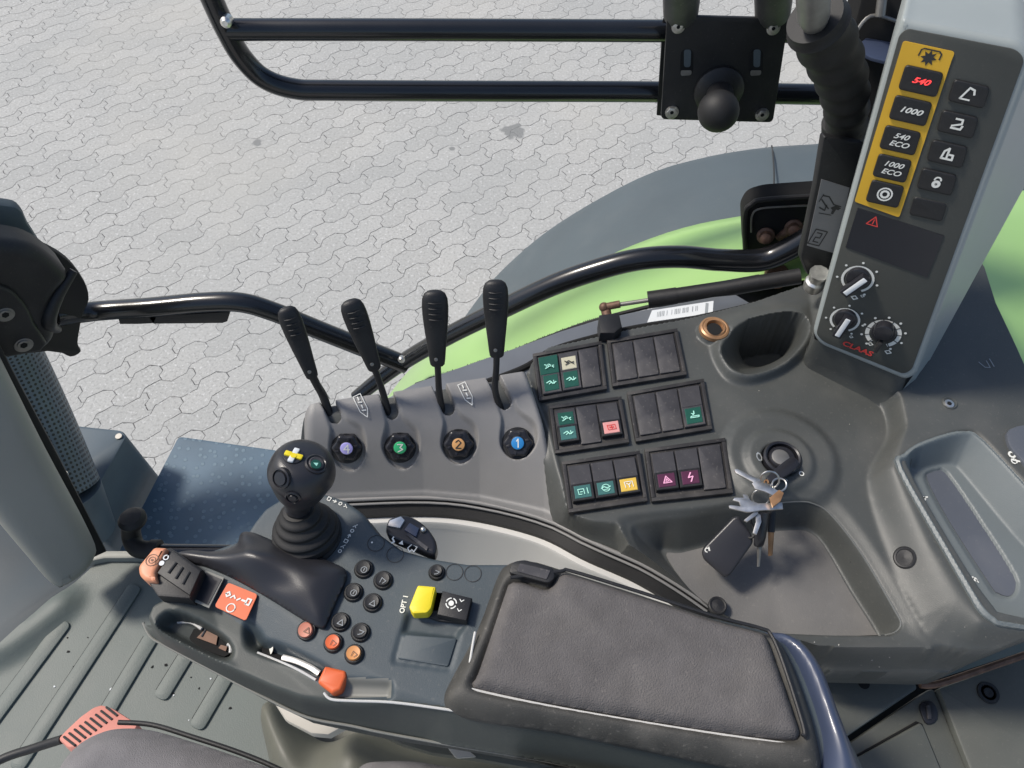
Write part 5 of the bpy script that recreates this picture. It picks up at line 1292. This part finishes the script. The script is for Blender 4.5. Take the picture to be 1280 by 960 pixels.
fr = Fr(AP, (515, 685), (10, 7), 6, .0009); fr.line(mb, [(-.7, -.5), (-.5, .7), (.7, .7), (.8, -.4), (.2, -.3), (.1, -.9)], .2, W, True)
mb.text('OPT 1', (505, 755), (5.5, -22), 6, AP, W, z=.0009, off=.03)
mb.build('printed_marks', ar)
# yellow slider, black rocker, lid
mb = MB(); mb.plate([(512, 764), (520, 738), (556, 740), (592, 748), (584, 780), (548, 776)], AP, M['black'], th=.003, off=-.003, bevel=.001)
mb.plate([(553, 738), (590, 747), (583, 776), (546, 768)], AP, M['black'], th=.012, off=0.0, bevel=.002)
fr = Fr(AP, (564, 754), (10, 3), 7.5, .0125); fr.dot(mb, 0, 0, .45, W); fr.arc(mb, 0, 0, .85, 0.3, 1.4, .2, W, 5); fr.arc(mb, 0, 0, .85, 1.9, 3.0, .2, W, 5); fr.arc(mb, 0, 0, .85, 3.5, 4.5, .2, W, 5); fr.arc(mb, 0, 0, .85, 5.0, 6.0, .2, W, 5)
for c in ((577, 751), (574, 763)): fr = Fr(AP, c, (10, 3), 3.5, .0125); fr.line(mb, [(-.8, .4), (0, -.3), (.7, .5)], .3, W)
mb.build('black_rocker', ar)
mb = MB(); mb.plate([(522, 731), (545, 733), (539, 760), (534, 766), (516, 767), (511, 759)], AP, M['yknob'], th=.014, off=.002, bevel=.002, r=.002); mb.build('yellow_slider', ar)
mb = MB(); mb.plate([(507, 793), (571, 798), (560, 833), (497, 823)], AP, M['deck'], th=.0022, off=-.0015, r=.002, bevel=.0008); mb.build('storage_lid', ar)
# slider groove
GP = level(.745)
mb = MB(); mb.plate([(327, 810), (344, 811), (374, 822), (406, 840), (402, 848), (370, 834), (343, 824), (328, 817)], atp(366, 828, 8), M['dark'], th=.0006, off=.0002); 
mb.build('groove', ar)
mb = MB(); q = [ah(354, 823, .004), ah(372, 828, .004), ah(388, 835, .004), ah(400, 843, .004)]; mb.tube(q, .0028, M['steel'], flat=.35, seg=10); mb.build('silver_track', ar)
mb = MB(); fr = Fr(atp(337, 815, 4), (337, 815), (10, 3), 5, .0014); fr.dot(mb, .2, .3, .5, W); fr.dot(mb, -.5, -.4, .35, W); mb.build('white_mark', ar)
mb = MB(); Pk = level(.735); mb.plate([(406, 832), (432, 838), (433, 845), (426, 862), (415, 867), (397, 853), (398, 848)], Pk, M['orange'], th=.018, off=-.004, bevel=.003, r=.002, seg=3); mb.build('orange_slider', ar)
# thumb wheel
mb = MB(); TWp = level(.722)
mb.plate([(485, 668), (484, 652), (490, 646), (505, 643), (520, 648), (535, 660), (545, 676), (545, 688), (540, 692), (520, 684)], TWp, M['gloss'], th=.016, off=-.012, bevel=.004, curve=3, seg=4)
mb.plate([(487, 650), (501, 645), (506, 650), (500, 660), (484, 657)], TWp, M['steel'], th=.003, off=.004, bevel=.001); mb.plate([(512, 653), (524, 660), (520, 671), (505, 662)], TWp, M['cover'], th=.003, off=.004, bevel=.001)
mb.ball(TWp.hit(529, 662, .006), .003, M['steel']); mb.plate([(507, 668), (511, 666), (535, 684), (533, 688)], TWp, M['switchm'], th=.002, off=.004)
mb.build('thumbwheel', ar)
# pad frame, cover and pad
pf_px = [(554, 872), (560, 852), (597, 782), (622, 716), (634, 701), (650, 696), (668, 697), (705, 708), (800, 738), (895, 769), (950, 784), (976, 795), (1000, 840), (1026, 920), (1030, 975), (1000, 972), (860, 945), (700, 912), (600, 897), (562, 884)]
pf = cr([AP.loc(x, y, .012) for x, y in pf_px], 4)
def fr_f(X, Y):
    d = np.clip(sdf(X, Y, pf), 0, 1); t_ = np.clip(d/.02, 0, 1); Z = -.004+.024*np.sqrt(1-(1-t_)**2)
    pin = cr([AP.loc(x, y, .02) for x, y in pad_px], 4); d2 = sdf(X, Y, pin); return Z-.010*np.clip(d2/.004+1, 0, 1)
pad_px = [(590, 852), (598, 838), (632, 738), (637, 727), (650, 724), (682, 734), (690, 730), (700, 716), (715, 715), (800, 742), (893, 772), (945, 786), (960, 794), (974, 830), (1000, 905), (1001, 918), (990, 923), (900, 913), (740, 886), (610, 862)]
mb = MB(); mb.relief(AP, pf, fr_f, .0024, M['framep'], skirt=.008, nblur=2); pfr = mb.build('pad_frame', ar, sharp=60)
pdl = cr([AP.loc(x, y, .022) for x, y in pad_px], 4)
def pad_f(X, Y):
    d = np.clip(sdf(X, Y, pdl), 0, 1); t_ = np.clip(d/.012, 0, 1); return .012+.013*np.sqrt(1-(1-t_)**2)
mb = MB(); mb.relief(AP, pdl, pad_f, .0024, M['fabric'], skirt=.006, nblur=1); mb.build('fabric_pad', ar, sharp=60)
mb = MB()
mb.tube([AP.hit(x, y, .015) for x, y in ((594, 790), (590, 812), (584, 856), (592, 862), (700, 885), (860, 912), (1000, 932))], .0012, M['wall'], seg=8)
mb.tube([AP.hit(x, y, .023) for x, y in ((638, 722), (700, 714), (715, 714), (800, 740), (893, 770), (950, 785), (964, 794), (980, 832), (1004, 908), (1003, 920))], .0018, M['black'], seg=8)
mb.build('piping', pfr)
mb = MB(); mb.plate([(640, 702), (655, 699), (692, 709), (694, 722), (686, 729), (636, 716)], AP, M['black'], th=.006, off=.019, bevel=.0015, r=.004); mb.plate([(650, 704), (688, 713), (683, 724), (646, 714)], AP, M['switchm'], th=.001, off=.025, r=.001); mb.build('badge', ar)
rc_px = [(955, 792), (968, 786), (985, 789), (1010, 806), (1032, 838), (1052, 890), (1080, 965), (1090, 1010), (1000, 1010), (1010, 960), (1012, 920), (985, 840)]
rc = cr([AP.loc(x, y, -.01) for x, y in rc_px], 4)
def rc_f(X, Y):
    d = np.clip(sdf(X, Y, rc), 0, 1); t_ = np.clip(d/.034, 0, 1); return -.03+.05*np.sqrt(1-(1-t_)**2)
mb = MB(); mb.relief(AP, rc, rc_f, .003, M['cover'], skirt=.03, nblur=2); mb.build('rear_cover', ar, sharp=70)
# lower body hint below band
mb = MB(); mb.plate([(640, 960), (700, 956), (1060, 985), (1060, 1100), (640, 1100)], level(.80), M['black'], th=.05, bevel=.01); mb.build('underside', ar)

# ------------------------------------------------------------------ joystick
jb = AP.hit(384, 668, .002)
hc = PH(377, 592, .628)
t = thing('joystick', 'black ball headed joystick with yellow cross on a ribbed boot', 'joystick', jb)
neck = PH(372, 634, .676)
mb = MB(); pts = []; rr = []
axis = (neck-jb); n = 60
for i in range(n+1):
    s_ = i/n; pts.append(jb+axis*s_); rr.append(.0335*(1-s_)**.9+.0150+.0022*math.sin(s_*math.tau*4.5-1.2)*(1-s_*.3) if s_ < .93 else .0135)
mb.lathe(AP.hit(384, 668, .001), (0, 0, 1), [(.0345, -.004), (.0345, .001), (.032, .003)], M['rubber'], seg=36)
rr = [min(r_*.72+.002, .0335) for r_ in rr]
mb.tube(pts, rr, M['rubber'], seg=36, smooth=False); mb.build('ribbed_boot', t)
hr = .0302
mb = MB(); ax = (hc-neck).normalized(); L0 = (hc-neck).length
prof = [(.0125, 0), (.0130, L0*.12), (.0165, L0*.3), (.023, L0*.55), (.0282, L0*.85), (.0306, L0*1.0), (.0300, L0*1.15), (.0268, L0*1.33), (.021, L0*1.45), (.012, L0*1.50), (.0005, L0*1.515)]
pp = cr([(a, b, 0) for a, b in prof], 4, False)
mb.lathe(neck, ax, [(max(a, .0004), b) for a, b, _ in pp], M['palm'], seg=44); hd = mb.build('head', t, sharp=70)
me_h = hd.data; W0 = WPOS[hd.name]
from mathutils.bvhtree import BVHTree
bvh = BVHTree.FromPolygons([v.co+W0 for v in me_h.vertices], [tuple(p.vertices) for p in me_h.polygons])
def hp(px, py):
    q, nn, _, _ = bvh.ray_cast(CAM, ray(px, py).normalized())
    if q is None: return None
    if nn.dot(CAM-q) < 0: nn = -nn
    X_ = Vector((1, 0, 0)); X_ = (X_-nn*X_.dot(nn)).normalized(); return Pl(q, q+X_, q+nn.cross(X_))
P = hp(367, 569)
if P:
    mb = MB(); mb.disc((367, 569), 13, P, M['palm'], th=.002, off=-.001, bevel=.0008)
    fr = Fr(P, (367, 569), (10, 3), 12, .0016); 
    def petal(a, mt):
        c, s_ = math.cos(a), math.sin(a); mb.prism(rnd([fr.p(*q) for q in ((c*.15-s_*.28, s_*.15+c*.28), (c*.95-s_*.3, s_*.95+c*.3), (c*.95+s_*.3, s_*.95-c*.3), (c*.15+s_*.28, s_*.15-c*.28))], .001, 2), P, .001, .0028, mt, .0005)
    petal(.0, M['yknob']); petal(math.pi, M['yknob']); petal(math.pi/2, M['paper']); petal(-math.pi/2, M['paper']); mb.disc((367, 569), 4, P, M['yknob'], th=.0022, off=.001); mb.build('cross_button', t)
P = hp(395, 580)
if P:
    mb = MB(); p = P.hit(395, 580); k = (P.hit(396, 580)-p).length
    mb.lathe(p, P.N, [(k*14, -.004), (k*14, .0008), (k*12, .0016), (k*10.5, .0006)], M['gloss'], seg=28); mb.lathe(p, P.N, [(k*9.5, -.001), (k*9.3, .0018), (k*8, .0024), (k*7, .0022), (.0003, .002)], M['switchm'], seg=24); mb.disc((395, 580), 6.5, P, M['sw_green'], th=.001, off=.0024); fr = Fr(P, (395, 580), (1, 0), 4, .0036); fr.fill(mb, [(-.8, .5), (.8, .4), (.1, -.8)], M['mint']); mb.build('green_button', t)
for c, r in (((351, 598), 13), ((366, 622), 10)):
    P = hp(*c)
    if P:
        mb = MB(); p = P.hit(*c); k = (PH(c[0]+1, c[1], .64)-PH(c[0], c[1], .64)).length
        mb.lathe(p, P.N, [(k*r, -.004), (k*r, .0008), (k*(r-2), .0014), (k*(r-3), -.0002), (k*(r-4), -.0002), (k*(r-5), .0016), (.0003, .0018)], M['gloss'], seg=26); mb.build('side_button', t)

# ------------------------------------------------------------------ lower right floor panels
t = thing('rear_floor_hatch', 'dark olive floor panels with hatch lid, slots and screw at bottom right', 'floor hatch', PH(1150, 900, 1.0))
Q = level(1.0)
mb = MB(); mb.plate([(1000, 849), (1141, 848), (1148, 860), (1060, 920), (1000, 960)], Q, M['panel'], th=.02, bevel=.003, r=.004); mb.disc((1080, 854), 7, Q, M['dark'], th=.0006, off=.02); mb.build('front_panel', t)
mb = MB(); mb.plate([(1160, 862), (1168, 861), (1212, 970), (1225, 1010), (1060, 1010), (1030, 950)], Q, M['panel'], th=.02, off=-.004, bevel=.003, r=.003)
mb.plate([(1150, 903), (1154, 907), (1182, 975), (1190, 1010), (1060, 1010), (1065, 950)], Q, M['panel'], th=.004, off=.0165, bevel=.002, r=.005)
mb.tube([Q.hit(1066, 948, .0168), Q.hit(1146, 903, .0168), Q.hit(1151, 905, .0168), Q.hit(1182, 980, .0168)], .0015, M['dark'], seg=8, smooth=False)
mb.build('hatch_lid', t)
mb = MB(); mb.plate([(1150, 884), (1154, 877), (1164, 876), (1171, 885), (1172, 897), (1166, 904), (1157, 903)], Q, M['gloss'], th=.003, off=.0165, bevel=.001, curve=3); mb.plate([(1158, 882), (1163, 881), (1165, 898), (1160, 899)], Q, M['switchm'], th=.002, off=.02, bevel=.0006); mb.build('finger_latch', t)
mb = MB(); mb.plate([(1173, 860), (1300, 815), (1400, 790), (1400, 1010), (1228, 1010), (1212, 960)], Q, M['panel'], th=.02, off=.004, bevel=.004, r=.004); mb.build('side_panel', t)
mb = MB(); P = Q; p = Q.hit(1235, 866, .024); mb.lathe(p, (0, 0, 1), [(.0135, -.001), (.0125, .002), (.009, .002), (.0085, .0), (.006, .0), (.0055, .002), (.003, .002), (.0005, .0015)], M['black'], seg=24); mb.build('screw', t)
mb = MB(); mb.tube([PH(x, y, .93) for x, y in ((1150, 856), (1172, 855), (1230, 836), (1300, 812), (1400, 778))], .004, M['rust'], seg=8); mb.build('edge_seal', t)
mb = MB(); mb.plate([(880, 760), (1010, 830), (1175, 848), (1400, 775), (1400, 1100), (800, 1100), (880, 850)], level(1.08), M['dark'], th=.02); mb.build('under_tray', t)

# ------------------------------------------------------------------ seat and base
SPn = level(.84)
seat_px = [(55, 975), (66, 948), (88, 924), (120, 909), (150, 905), (185, 909), (230, 922), (285, 940), (340, 960), (420, 1000), (500, 1100), (0, 1150)]
st = cr([SPn.loc(x, y, .0) for x, y in seat_px], 4)
def seat_f(X, Y):
    d = np.clip(sdf(X, Y, st), 0, 1); t_ = np.clip(d/.05, 0, 1); return -.03+.045*np.sqrt(1-(1-t_)**2)
t = thing('driver_seat', 'grey fabric seat cushion corner at the bottom left', 'seat', SPn.hit(180, 950))
mb = MB(); mb.relief(SPn, st, seat_f, .006, M['seatf'], skirt=.04, nblur=2); mb.build('cushion', t, sharp=70)
mb = MB(); mb.tube([SPn.hit(x, y, -.03) for x, y in ((148, 903), (190, 906), (240, 921), (300, 941), (350, 962), (420, 998))], .0026, M['black'], seg=10); mb.build('piping', t)
s2 = cr([SPn.loc(x, y, -.02) for x, y in ((440, 990), (452, 958), (480, 953), (520, 953), (560, 960), (600, 975), (600, 1100), (440, 1100))], 3)
mb = MB(); mb.relief(SPn, s2, lambda X, Y: -.02+.02*np.sqrt(1-(1-np.clip(np.clip(sdf(X, Y, s2), 0, 1)/.03, 0, 1))**2), .006, M['seatf'], skirt=.04, nblur=1); mb.build('side_bolster', t, sharp=70)
# red ribbed gaiter and lever
RP = Pl(PH(75, 925, 1.1), PH(140, 880, 1.1), PH(170, 905, 1.06))
t = thing('ribbed_pad', 'faded red ribbed rubber pad peeking out beside the seat cushion', 'rubber pad', PH(120, 905, 1.1))
mb = MB(); mb.plate([(72, 923), (80, 914), (100, 895), (117, 883), (127, 880), (140, 884), (172, 904), (160, 925), (84, 934)], RP, M['redrib'], th=.02, off=-.02, bevel=.004, r=.004)
for k in range(9):
    a = lerp2((80, 921), (133, 884), k/8); b = (a[0]+14, a[1]+11)
    mb.tube([RP.hit(a[0], a[1], .0005), RP.hit(b[0], b[1], .0005)], .0016, M['ink'], seg=6)
mb.build('pad', t)
mb = MB(); mb.tube([PH(-60, 985, 1.15), PH(0, 950, 1.15), PH(40, 936, 1.14), PH(78, 924, 1.12)], .006, M['black'], seg=14); mb.build('rod', t)
# seat base moulding
OP = level(1.12)
ol = cr([OP.loc(x, y, .0) for x, y in ((306, 880), (312, 862), (330, 858), (345, 872), (362, 896), (392, 912), (425, 904), (450, 902), (500, 915), (560, 928), (620, 940), (760, 960), (900, 1000), (900, 1150), (400, 1150), (330, 985), (316, 930))], 3)
def ol_f(X, Y):
    d = np.clip(sdf(X, Y, ol), 0, 1); t_ = np.clip(d/.06, 0, 1); Z = -.10+.11*np.sqrt(1-(1-t_)**2)
    c = Vector(OP.loc(445, 945)); Z += .02*np.exp(-((X-c.x)**2/.0008+(Y-c.y)**2/.004))
    c = Vector(OP.loc(385, 945)); Z -= .02*np.exp(-((X-c.x)**2/.0008+(Y-c.y)**2/.004)); return Z
t = thing('seat_base', 'olive grey moulded seat base below the armrest at the bottom', 'seat base', OP.hit(420, 940))
mb = MB(); mb.relief(OP, ol, ol_f, .005, M['olive'], skirt=.15, nblur=3); mb.build('moulding', t, sharp=70)
mb = MB(); mb.plate([(325, 850), (400, 880), (470, 900), (462, 906), (430, 908), (410, 919), (388, 917), (356, 900), (338, 872)], level(1.02), M['cream'], th=.02, bevel=.004); mb.build('cream_panel', t)
mb = MB(); mb.plate([(470, 908), (560, 920), (680, 945), (760, 965), (700, 968), (600, 950), (540, 942), (500, 930), (462, 912)], level(1.0), M['olive'], th=.015, bevel=.004)
mb.plate([(556, 930), (580, 934), (596, 946), (570, 948)], level(.985), M['cream'], th=.003, bevel=.001, r=.003); mb.build('lower_trim', t)
mb = MB(); mb.plate([(330, 700), (900, 700), (1060, 860), (1060, 1100), (450, 1100), (330, 870)], level(1.30), M['olive'], th=.02); mb.build('plinth', t)

# ------------------------------------------------------------------ camera, light, world
cd = bpy.data.cameras.new('camera'); co = bpy.data.objects.new('camera', cd); COL.objects.link(co); S.camera = co
cd.sensor_width = 36; cd.lens = 36*F/1280; cd.clip_start = .02; cd.clip_end = 300
co.location = CAM; co.rotation_euler = (math.pi/2-TH, 0, 0)
w = bpy.data.worlds.new('World'); S.world = w; w.use_nodes = True
nt = w.node_tree; bg = nt.nodes['Background']; sky = nt.nodes.new('ShaderNodeTexSky'); sky.sky_type = 'NISHITA'; sky.sun_disc = False
EL, AZ = math.radians(52), math.radians(-72)   # AZ measured from +Y toward +X
sky.sun_elevation = EL; sky.sun_rotation = AZ; sky.air_density = 1.0; sky.dust_density = 2.0
nt.links.new(sky.outputs[0], bg.inputs[0]); bg.inputs[1].default_value = .105
sd = bpy.data.lights.new('sun', 'SUN'); sd.energy = 2.5; sd.angle = math.radians(10); sd.color = (1, .94, .85)
so = bpy.data.objects.new('sun', sd); COL.objects.link(so)
dirv = Vector((math.sin(AZ)*math.cos(EL), math.cos(AZ)*math.cos(EL), math.sin(EL)))
so.rotation_euler = dirv.to_track_quat('Z', 'Y').to_euler(); so.location = (3, 3, 8)
S.render.engine = 'CYCLES'
S.view_settings.view_transform = 'Standard'; S.view_settings.look = 'None'; S.view_settings.exposure = 0.38; S.view_settings.gamma = 1
S.render.resolution_x = 1024; S.render.resolution_y = 768
